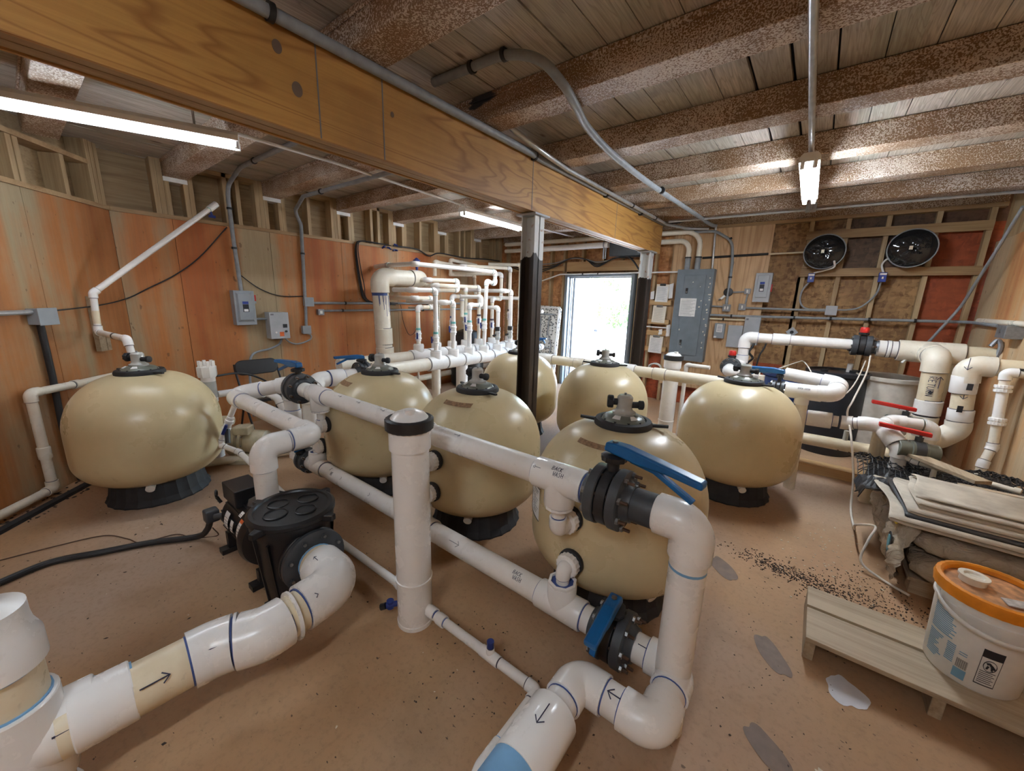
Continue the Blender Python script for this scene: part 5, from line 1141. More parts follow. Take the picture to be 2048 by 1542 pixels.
# folding table
t = thing('folding_table', 'folded plastic table standing on end left of the doorway', 'table', (-4.1,6.35,.30))
W3 = lambda x, d, z: (x, 6.30+.10*(z/1.5)-d, z)
mb = MB(); mb.prism([(x,6.26+.16*z/1.5,z) for x, z in [(-4.43,.03),(-3.88,.03),(-3.84,.08)]+[(-3.84,1.44),(-3.88,1.49),(-4.43,1.50),(-4.48,1.45),(-4.48,.08)]], (0,.045,0), 'tablemesh'); mb.build('table_top', t, smooth=False)
mb = MB(); P_ = [(x,6.255+.16*z/1.5,z) for x, z in ((-4.44,.07),(-3.87,.07),(-3.87,1.465),(-4.44,1.465))]; mb.tube(fillet(P_+[P_[0],P_[1]], .06, 5), .017, 'white', 8); mb.build('rim', t)
for pts in ([(-4.42,1.34),(-3.92,1.34)],[(-4.25,1.30),(-4.22,.45)],[(-4.05,1.3),(-4.07,1.0),(-3.95,.75),(-4.02,.35)],[(-4.32,.70),(-4.0,.70)]):
    mb = MB(); mb.tube(fillet([(x,6.235+.16*z/1.5,z) for x, z in pts], .06, 5), .013, 'conduit', 8); mb.build('folded_leg', t)
mb = MB(); mb.prism([(-4.6,6.28,.02),(-3.9,6.22,.02),(-3.9,6.22,.06),(-4.6,6.28,.06)], (0,.2,0), 'pallet_x'); tag(mb.build('floor_board', smooth=False), 'board on the floor under the folded table', 'board')
# boxes on plywood
def bbox(name, lab, x0, x1, z0, z1, d, m, yb=6.545, cat='box', label=None):
    t = thing(name, lab, cat, ((x0+x1)/2,yb-d,z0)); mb = MB(); mb.box((x0,yb-d,z0), (x1,yb-.001,z1), m); mb.build('enclosure', t, smooth=False, bevel=.004)
    return t
t = bbox('safety_switch', 'grey safety switch box on the plywood edge right of the panel', -.765,-.57,1.66,2.05,.10,'boxlight', cat='switch box')
mb = MB(); mb.prism([(-.735,6.444,1.72),(-.60,6.444,1.72),(-.60,6.444,2.02),(-.735,6.444,2.02)], (0,-.018,0), 'boxlight'); mb.build('cover', t, smooth=False, bevel=.008)
mb = MB(); mb.box((-.700,6.4245,1.90), (-.645,6.4258,1.93), 'bluelabel'); mb.box((-.700,6.4245,1.80), (-.645,6.4258,1.895), 'ink'); mb.box((-.692,6.4240,1.81), (-.653,6.4245,1.84), 'paper'); mb.build('warning_label', t, smooth=False)
mb = MB(); mb.box((-.57,6.47,1.80), (-.555,6.50,1.90), 'red'); mb.build('lever', t, smooth=False)
t = bbox('control_box', 'pale grey control box under the conduits right of the panel', -.815,-.625,1.06,1.45,.09,'boxlight', cat='control box')
mb = MB(); mb.box((-.685,6.4535,1.18), (-.65,6.4545,1.22), 'ink'); mb.box((-.80,6.4535,1.405), (-.77,6.4545,1.43), 'inkgrey'); mb.build('window', t, smooth=False)
t = bbox('timer_box', 'small grey timer box with white label beside the panel', -1.195,-1.06,1.12,1.34,.08,'box', cat='timer box')
mb = MB(); mb.box((-1.165,6.4635,1.21), (-1.09,6.4645,1.325), 'paper'); mb.box((-1.19,6.4635,1.125), (-1.155,6.4645,1.15), 'paper'); lb = mb.build('label', t, smooth=False)
mb = MB()
for k in range(5): mb.box((-1.155,6.4628,1.225+.018*k), (-1.10,6.4633,1.231+.018*k), 'inkgrey')
mb.build('label_print', lb, smooth=False)
t = bbox('back_box', 'flat pale box behind the white elbow pipe', -1.02,-.83,1.0,1.32,.04,'boxlight')
t = thing('outlet_box', 'dark round outlet with dangling plug on the vertical conduit', 'outlet', (-1.09,6.5,1.79))
mb = MB(); mb.lathe([(.055,0),(.06,.004),(.06,.045),(.05,.05)], (-1.09,6.545,1.79), (0,-1,0), 'black', 24); mb.build('outlet_body', t)
mb = MB(); mb.cyl((-1.12,6.47,1.74), (-1.165,6.46,1.69), .018, 'white', seg=10); mb.cyl((-1.165,6.46,1.69), (-1.19,6.455,1.68), .012, 'steel', seg=8); mb.build('plug', t)
def obox(lab, x, z, s, face='twin'):
    t = jbox(lab, (x,6.544,z), s, .05, 'gunmetal', 'outlet_box', 'y')
    mb = MB()
    for dx in ((-.018,.018) if face == 'twin' else (0,)): mb.box((x+dx-.010,6.483,z-.022), (x+dx+.010,6.488,z+.022), 'white')
    mb.build('switch', t, smooth=False)
obox('twin switch box below the dark outlet', -1.08,1.565,.095); obox('metal switch box beside the twin switch box', -.88,1.585,.085,'one'); obox('white switch box beside the dark outlet', -.845,1.805,.07,'one')
jbox('grey octagonal junction box on the studs below the fans', (.12,6.558,1.575), .11, .05, 'boxlight', 'junction_box', 'y')
conduit('grey conduit dropping from the ceiling into the dark outlet', [(-1.9,6.45,2.66),(-1.35,6.47,2.64),(-1.13,6.50,2.50),(-1.09,6.51,2.2),(-1.09,6.51,1.60)], .019, rad=.2, cl=[((-1.16,6.50,2.53),(.5,0,-1)),((-1.09,6.51,2.0),(0,0,1))])
conduit('straight grey conduit from the ceiling to the panel corner', [(-1.37,6.49,2.74),(-1.34,6.49,2.115)], .015, 'emt')
conduit('thin conduit between dark outlet and white switch box', [(-1.04,6.52,1.79),(-.84,6.52,1.80),(-.85,6.52,1.60)], .011, rad=.02)
conduit('thin conduit from the panel to the twin switch box', [(-1.285,6.52,1.585),(-1.13,6.52,1.58)], .012)
conduit('grey conduit from the switch boxes to the octagonal box', [(-.84,6.515,1.575),(.07,6.53,1.57)], .014)
conduit('long grey conduit from the panel across the studs to the right wall', [(-1.285,6.50,1.455),(-.9,6.50,1.455),(1.25,6.50,1.495),(1.33,6.42,1.495),(1.335,5.65,1.485)], .017, rad=.08, cl=[((x,6.50,1.455+.0186*(x+.9)),(1,0,0)) for x in (-1.0,-.25,.13,.50,.90)])
conduit('rusty thin conduit just below the long grey conduit', [(-1.285,6.51,1.40),(-.82,6.51,1.40)], .013, 'pvcold', cl=[((-1.1,6.51,1.40),(1,0,0))])
conduit('dark strut rail across the plywood above the panel', [(-1.50,6.53,2.285),(-.67,6.53,2.305)], .016, 'black'); 
conduit('thin rail from the plywood edge to the fan stud', [(-.66,6.545,2.305),(-.28,6.545,2.31)], .012, 'pvcold')
# ceiling conduits
conduit('bent thick grey conduit curving off the ceiling boards along the joists', smooth_path([(-2.02,1.77,2.845),(-1.75,1.785,2.845),(-1.50,1.80,2.84),(-1.32,1.85,2.79),(-1.25,1.98,2.715),(-1.28,2.18,2.690),(-1.36,2.50,2.69),(-1.42,3.1,2.69),(-1.43,4.06,2.69),(-1.39,5.4,2.69),(-1.37,6.2,2.69),(-1.37,6.49,2.72)], 7), .024, rad=.01, cl=[((-1.72,1.785,2.845),(1,0,0)),((-1.50,1.80,2.845),(1,0,0)),((-1.41,4.15,2.69),(0,1,0))], m='conduit')
conduit('thick grey conduit strapped along the top edge of the amber beam', [(-1.915,-.8,2.695),(-1.915,1.4,2.69),(-1.915,2.65,2.69),(-1.93,2.75,2.69),(-1.93,5.9,2.70)], .026, rad=.2, cl=[((-1.915,.83,2.693),(0,1,0)),((-1.93,2.70,2.69),(0,1,0)),((-1.93,4.0,2.69),(0,1,0)),((-1.93,5.0,2.69),(0,1,0))])
conduit('second grey conduit curving down beside the amber beam', [(-1.90,2.32,2.78),(-1.86,2.36,2.74),(-1.84,2.75,2.69),(-1.875,3.1,2.69),(-1.88,5.9,2.69),(-1.70,6.30,2.68),(-1.45,6.44,2.68)], .019, rad=.2, cl=[((-1.88,4.6,2.69),(0,1,0)),((-1.88,5.4,2.69),(0,1,0))], m='emt')
conduit('zinc conduit carrying the end-on strip lamp at the right', [(-.165,-1.8,2.688),(-.19,1.9,2.688),(-.255,5.74,2.68)], .017, 'emt', cl=())
conduit('zinc conduit along the last joist from the beam end to the right wall', [(-1.80,5.72,2.688),(-.245,5.80,2.69),(1.37,5.86,2.69)], .014, 'emt', rad=.2)
jbox('small square junction box where the lamp conduit meets the last joist', (-.25,5.74,2.695), .09, .035, 'boxlight', 'junction_box', 'y')
conduit('thin white conduit running from the left strip lamp to the far strip lamp', [(-3.39,1.16,2.672),(-3.45,1.9,2.693),(-3.585,3.58,2.690)], .012, 'paper', rad=.2)
conduit('thin white conduit from the far strip lamp to the back joists', [(-3.60,4.72,2.672),(-3.60,6.3,2.70)], .012, 'paper', rad=.2)
for p, q_, lab in (((-3.45,.95,2.665),(-3.45,.95,2.862),'short lamp hanger above the front left strip lamp'),((-3.60,4.0,2.665),(-3.60,4.0,2.713),'short lamp hanger above the far strip lamp'),((-.22,4.0,2.645),(-.22,4.0,2.713),'short lamp hanger above the end-on strip lamp'),((-.175,-1.0,2.645),(-.175,-1.0,2.862),'short lamp hanger above the added unseen strip lamp behind the viewer')):
    mb = MB(); mb.cyl(p, q_, .008, 'emt', seg=8); tag(mb.build('lamp_hanger'), lab, 'lamp hanger')
# fans
def fan(x, z, lab, cx):
    t = thing('wall_fan', lab, 'fan', (x,6.5,z), 'film covered wall fans')
    mb = MB(); mb.lathe([(.165,0),(.200,.01),(.205,.16),(.200,.165)], (x,6.52,z), (0,-1,0), 'black', 36, caps=False); mb.build('fan_ring', t)
    q = random.Random(int(x*100)); mb = MB(); n = 30; rows = []
    for i in range(9):
        r = .198*(1-i/8.0); row = []
        for k in range(n):
            a = 2*PI*k/n; d = .17+.055*math.cos(i/8*PI/2+.0)**.3*(i/8)**.6 + (q.uniform(-.010,.010) if 0 < i < 8 else 0); row.append((x+math.cos(a)*r*1.0, 6.52-d, z+math.sin(a)*r))
        rows.append(row)
    vs = [p for r in rows for p in r]; fs = [(i*n+k, i*n+(k+1)%n, (i+1)*n+(k+1)%n, (i+1)*n+k) for i in range(8) for k in range(n)]
    mb.add(vs, fs, 'mirrorblack'); mb.build('plastic_film', t, angle=80)
    mb = MB(); mb.tube([(x+math.cos(a)*.205,6.345,z+math.sin(a)*.205) for a in [2*PI*k/36 for k in range(37)]], .006, 'conduit', 6); mb.build('wire_rim', t)
    mb = MB(); mb.cyl((x,6.46,z), (x,6.40,z), .06, 'black', seg=20); mb.build('fan_hub', t)
    mb = MB(); mb.box((x-.03,6.285,z-.02), (x+.0,6.291,z+.02), 'pvccream'); mb.build('sticker', t, smooth=False)
    t2 = thing('fan_switch', lab.replace('wall fan','switch box wired to the fan').replace('black film covered ','blue '), 'switch', (cx,6.5,1.93), 'blue fan switches')
    mb = MB(); mb.box((cx-.035,6.44,1.925), (cx+.035,6.519,2.035), 'bluelabel'); mb.build('switch_body', t2, smooth=False, bevel=.004); mb = MB(); mb.box((cx-.03,6.432,2.005), (cx+.03,6.44,2.025), 'paper'); mb.box((cx-.008,6.430,1.96), (cx+.008,6.44,1.985), 'paper'); mb.build('toggle', t2, smooth=False)
fan(-.065,2.285,'black film covered wall fan nearer the panel', -.15); fan(.71,2.285,'black film covered wall fan nearer the right corner', .53)
tag(hose('flexible_lead', smooth_path([(.05,6.32,2.17),(.06,6.36,2.10),(-.02,6.42,2.07),(-.13,6.46,2.04)], 6), .010, 'paper', rad=.02), 'white flexible lead from the first fan to its blue switch', 'cable')
tag(hose('flexible_lead', smooth_path([(.58,6.36,2.18),(.53,6.40,2.18),(.50,6.44,2.12),(.53,6.47,2.03)], 6), .010, 'paper', rad=.02), 'white flexible lead from the second fan to its blue switch', 'cable')
tag(hose('flexible_lead', smooth_path([(-.16,6.50,1.93),(-.22,6.53,1.82),(-.22,6.53,1.68),(-.14,6.53,1.59),(.06,6.53,1.585)], 6), .010, 'conduit', rad=.02), 'grey flexible lead from the first blue switch to the octagonal box', 'cable')
tag(hose('flexible_lead', smooth_path([(.53,6.50,1.93),(.51,6.53,1.78),(.40,6.53,1.63),(.28,6.53,1.59),(.18,6.53,1.585)], 6), .010, 'conduit', rad=.02), 'grey flexible lead from the second blue switch to the octagonal box', 'cable')
t = thing('wall_cover', 'pale diamond cover plate with round knob on the stud', 'cover plate', (-.26,6.55,1.28))
mb = MB(); mb.box((-.30,6.548,1.22), (-.20,6.559,1.32), 'boxlight', Matrix.Rotation(PI/4,3,'Y')); mb.build('plate', t, smooth=False); mb = MB(); mb.cyl((-.25,6.548,1.27), (-.25,6.53,1.27), .022, 'black', seg=16); mb.build('knob', t)
mb = MB(); mb.box((.32,6.62,1.17), (.44,6.649,1.23), 'black'); tag(mb.build('vent_grille', smooth=False), 'small black vent plate between the studs', 'vent')
conduit('long grey conduit slanting from the ceiling at the right corner down to the return pipe', [(1.24,5.5,2.50),(1.235,5.9,2.15),(1.21,6.40,1.66),(1.05,6.42,1.28),(.98,6.42,1.16)], .014, rad=.2)
# outlet and conduit by the door
obox('metal switch box beside the brown post at the doorway', -2.345,1.27,.10,'one')
conduit('grey conduit under the switch box by the doorway', [(-2.345,6.52,1.22),(-2.36,6.52,.55)], .014); conduit('grey conduit above the switch box by the doorway', [(-2.345,6.52,1.32),(-2.31,6.52,2.0)], .013, 'emt'); conduit('thin conduit from the switch box to the panel', [(-2.29,6.53,1.22),(-1.80,6.53,1.215)], .011, 'paper')
tag(hose('coiled_hose', [(-2.0+math.cos(a)*.09*(1+a*.01),6.50-.003*a,.55+math.sin(a)*.08) for a in [k*.5 for k in range(44)]], .012, 'white', rad=.01), 'coil of white hose hanging on the red wall below the clipboards', 'hose')
# ================================================================ rear header and second feeder
BHY, BHZ = 4.29, .845
t = thing('rear_header', 'white header pipe passing behind the tank in front of the doorway', 'pipe', (-1.5,BHY,BHZ))
pipe(t, (-3.0,BHY,BHZ), (-.50,BHY,BHZ), PR*1.05, 'pvccream')
for x in (-2.25,-1.27): coupling(t, (x,BHY,BHZ), (1,0,0), PR*1.05, .13, fit='pvccream', prim='primerdark', big=1.12)
for x, tx in ((-2.74,-2.74),(-1.644,-1.644),(-.52,-.405)):
    tee(t, (x,BHY,BHZ), (1,0,0), (0,0,-1), PR*1.05, PR, L=.2, Lb=.11, prim='primerdark'); run(t, [(x,BHY,BHZ-.1),(x,BHY,.60),(tx,4.165,.60)], .030, prim=None, bend=1)
pipe(t, (-2.95,BHY,0), (-2.95,BHY,BHZ-.02), PR, 'pvccream')
t = feeder('far white feeder cylinder with black ring lid in front of the electrical panel', -1.235, 4.62, 1.03, r=.0842, m='pvc')
t = thing('feed_pipe', 'thin white pipe rising beside the far feeder cylinder and across to the bulging elbow', 'pipe', (-1.1,4.65,.5)); run(t, [(-1.085,4.62,.05),(-1.085,4.62,.935),(-.84,4.60,.935)], .022, prim=None, bend=1.2); pipe(t, (-1.15,4.62,.09), (-1.085,4.62,.09), .02, 'pvc')
# ---- return loop over the tank
t = thing('return_loop', 'white pipe rising behind the rightmost tank and over to the return valve', 'pipe', (-.63,4.8,1.2))
RY = 4.9; 
run(t, [(-.40,RY,.875),(-.70,RY,.875),(-.735,RY+.28,.875)], PR, prim='primerdark', bend=1.15)
run(t, [(-.70,5.30,.875),(-.655,5.46,.90),(-.655,5.46,1.235),(.335,5.56,1.225)], PR, prim='primer', bend=1.4, sock=.8)
coupling(t, (-.30,5.495,1.232), (1,.1,0), PR, .17, prim='primerdark')
pipe(t, (-.40,RY,.875), (-.40,RY,0), PR*.9, 'pvccream'); pipe(t, (.35,5.90,.0), (.37,5.72,1.0), .026, 'pvc')
butterfly('red-capped valve standing behind the rightmost tank', (-.735,5.235,.885), (0,1,0), (0,0,1), PR*.92, None, W=.09, neck=.02, cap='red', bolts=8)
butterfly('red-capped valve on the overhead return line below the right fan', (.415,5.58,1.222), (1,0,0), (0,0,1), PR*.92, None, W=.15, neck=.02, cap='red', bolts=6)
t = thing('return_main', 'thick cream main pipe entering the right wall with a branch marked RETURN', 'pipe', (.9,5.6,1.2))
R6 = .0842; ZR = 1.20; YR = 5.60
mb = MB(); mb.lathe([(PR,0),(R6*.95,.05)], (.50,YR-.01,ZR+.01), (1,0,0), 'gunmetal', 24); mb.build('clamp_end', t)
pipe(t, (.54,YR,ZR+.005), (.92,YR,ZR), R6, 'pvc'); coupling(t, (.63,YR,ZR+.004), (1,0,0), R6, .03, prim='primerdark', big=1.06)
tee(t, (.93,YR,ZR), (1,0,0), (0,-1,-.08), R6*1.08, R6*1.05, L=.46, Lb=.20, fit='pvccream', prim='primerdark')
pipe(t, (1.15,YR,ZR), (1.385,YR,ZR), R6, 'pvcold')
mb = MB(); q_ = [(.775+.012*math.sin(a*3),YR+math.cos(a)*(R6*1.1),ZR+math.sin(a)*(R6*1.1)) for a in [2*PI*k/24 for k in range(25)]]; mb.tube(q_, .008, 'paper', 6); mb.tube([(.77,YR-.05,ZR-.085),(.745,YR-.07,ZR-.12)], .012, 'paper', 6); mb.build('wire_tie', t)
mb = MB(); mb.tube(smooth_path([(1.30,YR-.05,ZR+.10),(1.335,YR-.04,ZR+.16),(1.36,YR-.06,ZR+.10),(1.35,YR-.07,ZR-.02)],5), .018, 'gunmetal', 8); mb.build('wall_clamp', t)
RX = .965; RYv = 5.30
run(t, [(.94,YR-.10,ZR-.01),(.94,RYv,ZR-.02),(RX,RYv,.55),(RX,RYv+.10,.28),(RX,RYv+.10,0)], R6, m='pvcold', fit='pvccream', prim='primerdark', bend=1.2, sock=.55)
coupling(t, (RX,RYv,.70), (-.02,0,1), R6, .14, prim='primerdark'); 
writing(t, (.952,RYv,1.005), (0,0,-1), R6, (-.25,-.97,0), 'RETURN', .034, (.0,-.02), th=.0026, flip=-1)
writing(t, (.955,RYv,.98), (0,0,1), R6, (.28,-.95,0), '>', .05, (.0,-.03), th=.0026)
mb = MB(); mb.lathe([(R6+.001,0),(R6+.001,.03)], (RX-.005,RYv,.83), (0,0,1), 'ink', 24, caps=False)
mk = MB(); mk.prism([(RX-.04,RYv-R6*.92-.002,.85),(RX-.02,RYv-R6-.003,.84),(RX-.005,RYv-R6-.003,.86),(RX-.03,RYv-R6*.95-.003,.875)], (0,-.001,0), 'ink'); mk.build('tape_mark', t, smooth=False)
t = thing('suction_main', 'cream pipe with down arrows beside the pipe marked RETURN', 'pipe', (1.08,4.95,.6))
SXm, SYm = 1.065, 4.93; R5 = .0705
run(t, [(1.385,SYm,1.165),(SXm,SYm,1.165),(SXm+.045,SYm,.60),(1.00,SYm,.475),(.86,SYm-.08,.49)], R5, m='pvcold', fit='pvccream', prim='primerdark', bend=1.45, sock=.5, big=1.2)
coupling(t, (SXm+.006,SYm,1.00), (-.06,0,1), R5, .15, prim='primerdark'); coupling(t, (SXm+.035,SYm,.735), (-.06,0,1), R5, .10, prim='primerdark', big=1.15)
writing(t, (SXm,SYm,1.19), (0,0,-1), R5*1.2, (-.2,-.98,0), '>', .045, (.03,-.03), th=.0024, flip=-1); writing(t, (SXm+.02,SYm,.93), (0,0,-1), R5, (-.3,-.95,0), '>', .045, (.02,-.02), th=.0024, flip=-1)
for z, dx in ((.995,.02),(.80,.0)):
    mk = MB(); mk.box((SXm+dx-.012,SYm-R5*1.2-.004,z-.03), (SXm+dx+.022,SYm-R5*1.17,z+.025), 'ink'); mk.build('tape_mark', t, smooth=False)
t = thing('thin_wall_pipe', 'thin white pipe with two union nuts leaving the right wall and dropping to the sacks', 'pipe', (1.24,4.65,.5))
WXn, WYn = 1.245, 4.80
run(t, [(1.385,WYn-.02,1.15),(WXn,WYn,1.145),(WXn+.035,WYn-.05,.54),(WXn+.0,WYn-.10,.40),(WXn-.02,WYn-.14,.0)], .030, m='pvccream', fit='pvcfit', prim='primerdark', bend=1.2, sock=.8, big=1.25)
pipe(t, (WXn+.008,WYn-.012,1.0), (WXn+.022,WYn-.032,.76), .033, 'pvcfit')
for z, k in ((1.015,.2),(.75,.66)):
    mb = MB(); c = V((WXn+.035*k,WYn-.05*k,z)); mb.lathe([(.045,-.03),(.05,-.026),(.05,-.006),(.042,-.004),(.042,.004),(.05,.006),(.05,.026),(.045,.03)], c, (-.06,.08,1), 'pvcfit', 32, ribs=16, ribd=-.004); mb.build('union_nut', t)
mb = MB(); mb.box((1.30,WYn-.055,1.178), (1.37,WYn-.02,1.186), 'ink'); mb.build('tape_mark', t, smooth=False)
# right wall trims
mb = MB(); mb.cyl((1.345,6.30,1.52), (1.345,4.5,1.52), .024, 'pvccream', seg=14); mb.lathe([(.024,0),(.018,.012),(.001,.014)], (1.345,6.30,1.52), (0,1,0), 'pvccream', 14); tag(mb.build('rail_pipe'), 'cream pipe rail along the right wall above the grey conduit', 'pipe')
t = thing('disconnect_box', 'grey metal box on the right wall at the edge of view', 'switch box', (1.33,5.3,1.40)); mb = MB(); mb.box((1.27,5.18,1.39), (1.378,5.40,1.50), 'gunmetal'); mb.build('enclosure', t, smooth=False, bevel=.004); mb = MB(); mb.cyl((1.27,5.29,1.45), (1.262,5.29,1.45), .015, 'steel', seg=10); mb.build('knob', t)
# ---- valve set right of the rightmost tank
t = thing('tank_outlet_pipe', 'white pipe with bulging elbow to the right of the rightmost tank', 'pipe', (.05,4.1,.8))
OY = 4.13
run(t, [(-.12,OY,.885),(.205,OY,.90),(.24,OY+.24,.955),(-.16,OY+.32,.985)], PR*1.02, bend=1.25, sock=.9, prim='primer')
tee(t, (.0,OY,.89), (1,0,0), (0,0,-1), PR, PR*.8, L=.26, Lb=.11, prim=None)
pipe(t, (.005,OY,.79), (.03,OY,0), PR*.78, 'pvccream')
writing(t, (-.02,OY,.893), (1,0,0), PR*1.18, (0,-.72,.69), 'BACK WASH', .010, (-.02,.01))
butterfly('blue-handled valve right behind the lid of the rightmost tank', (-.185,OY+.02,.885), (1,0,0), (0,0,1), PR*.62, (-1,.12,.02), W=.09, hl=.30, neck=.045, bolts=6)
t = thing('lower_outlet_pipe', 'white pipe with fat coupling low beside the rightmost tank, leading to the red levers', 'pipe', (.4,4.2,.65))
QY = 4.20
run(t, [(.03,QY,.655),(.33,QY,.665),(.44,QY-.02,.69),(.54,QY-.02,.69),(.66,QY-.14,.555),(.66,QY-.14,.30)], PR*.82, bend=1.2, sock=.7, prim='primerdark', big=1.22)
coupling(t, (.145,QY,.658), (1,0,.03), PR, .17, prim='primer', big=1.2)
run(t, [(.52,QY,.69),(.62,QY+.10,.72),(.78,QY+.12,.72)], PR*.8, prim=None, big=1.2); pipe(t, (.55,QY+.02,.66), (.56,QY+.06,0), .05, 'pvcold')
coupling(t, (.60,QY-.08,.63), (.6,-.65,-.68), PR*.95, .13, prim='primerdark', big=1.25)
t = thing('floor_return_pipe', 'yellowed pipe with rusty clamps low behind the rightmost tank', 'pipe', (.3,4.6,.35))
pipe(t, (-.6,4.62,.345), (.66,4.60,.36), .055, 'pvcold'); tee(t, (.66,4.60,.36), (1,0,0), (0,0,-1), .055, .055, L=.16, Lb=.1, fit='pvcold', prim=None); pipe(t, (.66,4.60,.26), (.66,4.60,0), .055, 'pvcold')
for x in (.34,.42):
    mb = MB(); ring(mb, (x,4.61,.354), (1,0,0), .0575, 'rustbolt', .014); mb.build('clamp', t)
mb = MB(); mb.cyl((.375,4.61,.40), (.375,4.61,.50), .020, 'clear', seg=14); mb.build('sight_tube', t); pipe(t, (-.3,4.62,0), (-.3,4.62,.30), .05, 'pvcold')
mb = MB(); mb.box((-.7,4.66,0), (.75,4.80,.09), 'doorwood'); tag(mb.build('floor_beam', smooth=False), 'wooden beam on the floor under the yellowed pipe', 'beam')
def red_valve(lab, p, ax_, hd):
    t = thing('ball_valve', lab, 'valve', p, 'red levered valves'); p = V(p); ax_ = V(ax_).normalized(); up = V((0,0,1)); hd = V(hd).normalized()
    mb = MB(); mb.lathe([(.062,-.12),(.066,-.115),(.066,-.05),(.075,-.045),(.075,.045),(.066,.05),(.066,.115),(.062,.12)], p, ax_, 'greygreen', 28); mb.lathe([(.077,-.03),(.077,.03)], p, ax_, 'dkgrey', 28); mb.build('valve_body', t)
    mb = MB(); mb.cyl(p+up*.06, p+up*.125, .024, 'dkgrey', seg=14); mb.build('stem', t); sd = hd.cross(up)
    mb = MB(); b = p+up*.125; mb.prism([b-hd*.06-sd*.02, b-hd*.06+sd*.02, b+hd*.24+sd*.020, b+hd*.24-sd*.020], up*.032, 'red'); mb.build('handle', t, smooth=False, bevel=.006)
    mb = MB(); mb.prism([b+up*-.010-hd*.05-sd*.022, b+up*-.010-hd*.05+sd*.022, b+up*-.010+hd*.05+sd*.022, b+up*-.010+hd*.05-sd*.022], up*.009, 'paper'); mb.build('handle_plate', t, smooth=False)
red_valve('red-levered grey valve in front of the cream pipes', (.745,4.08,.565), (.95,.25,-.05), (-1,-.05,.10)); red_valve('red-levered grey valve further back against the drum', (.745,4.75,.62), (.95,.2,0), (-1,-.1,.10))
t = thing('valve_pipe', 'short white pipe between the red-levered valves and the floor', 'pipe', (.9,4.7,.3)); run(t, [(.86,4.78,.62),(.93,4.80,.60),(.93,4.80,0)], .055, prim=None, m='pvccream'); pipe(t, (.63,4.72,.62), (.60,4.34,.69), .045, 'pvc')
t = thing('sample_pipe', 'thin dirty pipe slanting over the black netting', 'pipe', (.9,3.9,.45)); run(t, [(.66,4.04,.52),(.74,4.00,.50),(1.18,3.86,.475)], .018, m='pvccream', prim='primerdark', bend=.8, big=1.3)
mb = MB(); mb.lathe([(.024,0),(.024,.03),(.014,.036)], (1.18,3.86,.475), (1,-.3,-.05), 'pvccream', 14); mb.build('end_cap', t); run(t, [(.84,3.97,.49),(.84,3.97,.0)], .016, m='pvccream', prim=None)
# ---- drums
def drum(lab, x, y, H, m, top, r=.29, rim=None):
    t = thing('drum', lab, 'drum', (x,y,0), 'plastic drums'); mb = MB()
    mb.lathe([(r*.93,0),(r*.97,.02),(r*1.0,.18),(r*1.03,.30),(r*1.02,.5),(r*.99,.70),(r*.94,H-.06),(r*1.02,H-.04),(r*1.02,H-.005),(r*.98,H)]+([(r*.94,H-.01),(r*.90,H-.30),(.001,H-.31)] if top is None else [(r*.94,H),(r*.92,H-.02),(.001,H-.015)]), (x,y,0), (0,0,1), m, 48, caps=False); mb.build('drum_body', t)
    if top: mb = MB(); mb.cyl((x-.12,y-.08,H-.015), (x-.12,y-.08,H+.012), .035, top, seg=16); mb.cyl((x+.13,y+.06,H-.015), (x+.13,y+.06,H+.008), .030, top, seg=16); mb.build('bung', t)
    return t
DXb, DYb = .27, 5.62
t = drum('black plastic drum with white labels behind the rightmost tank', DXb, DYb, .925, 'drumblack', 'black', .285)
for z0, z1, a0, a1 in ((.80,.83,-2.25,-2.05),(.665,.775,-2.30,-2.12)):
    mb = MB(); r = .273; mb.add([(DXb+math.cos(a)*(r+.003*(z0 < .7)),DYb+math.sin(a)*(r+.003*(z0 < .7)),z) for z in (z0,z1) for a in (a0,(a0+a1)/2,a1)], [(0,1,4,3),(1,2,5,4)], 'paper'); lb = mb.build('label', t)
    mb = MB(); n = 2 if z1-z0 < .05 else 6
    for k in range(n): mb.tube([(DXb+math.cos(a)*(r+.004),DYb+math.sin(a)*(r+.004),z1-.008-(z1-z0-.012)*k/n) for a in (a0+.03,(a0+a1)/2,a1-.05)], .0015, 'inkgrey', 4)
    mb.build('label_print', lb)
drum('open off-white plastic drum beside the black drum', .70, 5.72, .915, 'drumwhite', None, .275)
t = drum('blue plastic drum behind the white pipes near the panel', -.19, 5.95, .80, 'drumblue', 'darkblue', .27)
tag(hose('tubing', smooth_path([(-.28,4.46,.99),(-.1,5.2,1.02),(-.05,5.5,1.00),(.02,5.4,.93),(.06,5.3,.85)], 6), .006, 'clearhose', rad=.02), 'small loop of pale tubing in front of the blue drum', 'tubing')
tag(hose('tubing', smooth_path([(.495,5.47,1.13),(.47,5.2,.98),(.37,4.6,.80),(.33,4.35,.72),(.36,4.04,.60),(.42,3.95,.30),(.44,3.85,.06),(.45,3.55,.04),(.42,3.30,.18),(.50,3.22,.24),(.47,3.12,.18),(.45,3.05,.06),(.55,3.0,.012),(.66,2.92,.012)], 8), .0075, 'clearhose', rad=.02), 'long pale tube hanging from the return valve down to the floor by the sacks', 'tubing')
tag(hose('tubing', smooth_path([(.24,4.2,.86),(.33,4.6,.88),(.40,5.0,.95),(.46,5.40,1.08)], 6), .006, 'clearhose', rad=.02), 'pale tube sagging from the return valve to the bulging elbow', 'tubing')
tag(hose('hanging_wires', smooth_path([(-.62,5.9,1.22),(-.60,5.85,1.12),(-.63,5.8,1.02),(-.58,5.8,.95),(-.62,5.7,.88),(-.55,5.6,.82)], 6), .014, 'cable', rad=.02), 'twist of black wires hanging behind the white elbow pipe', 'wires')
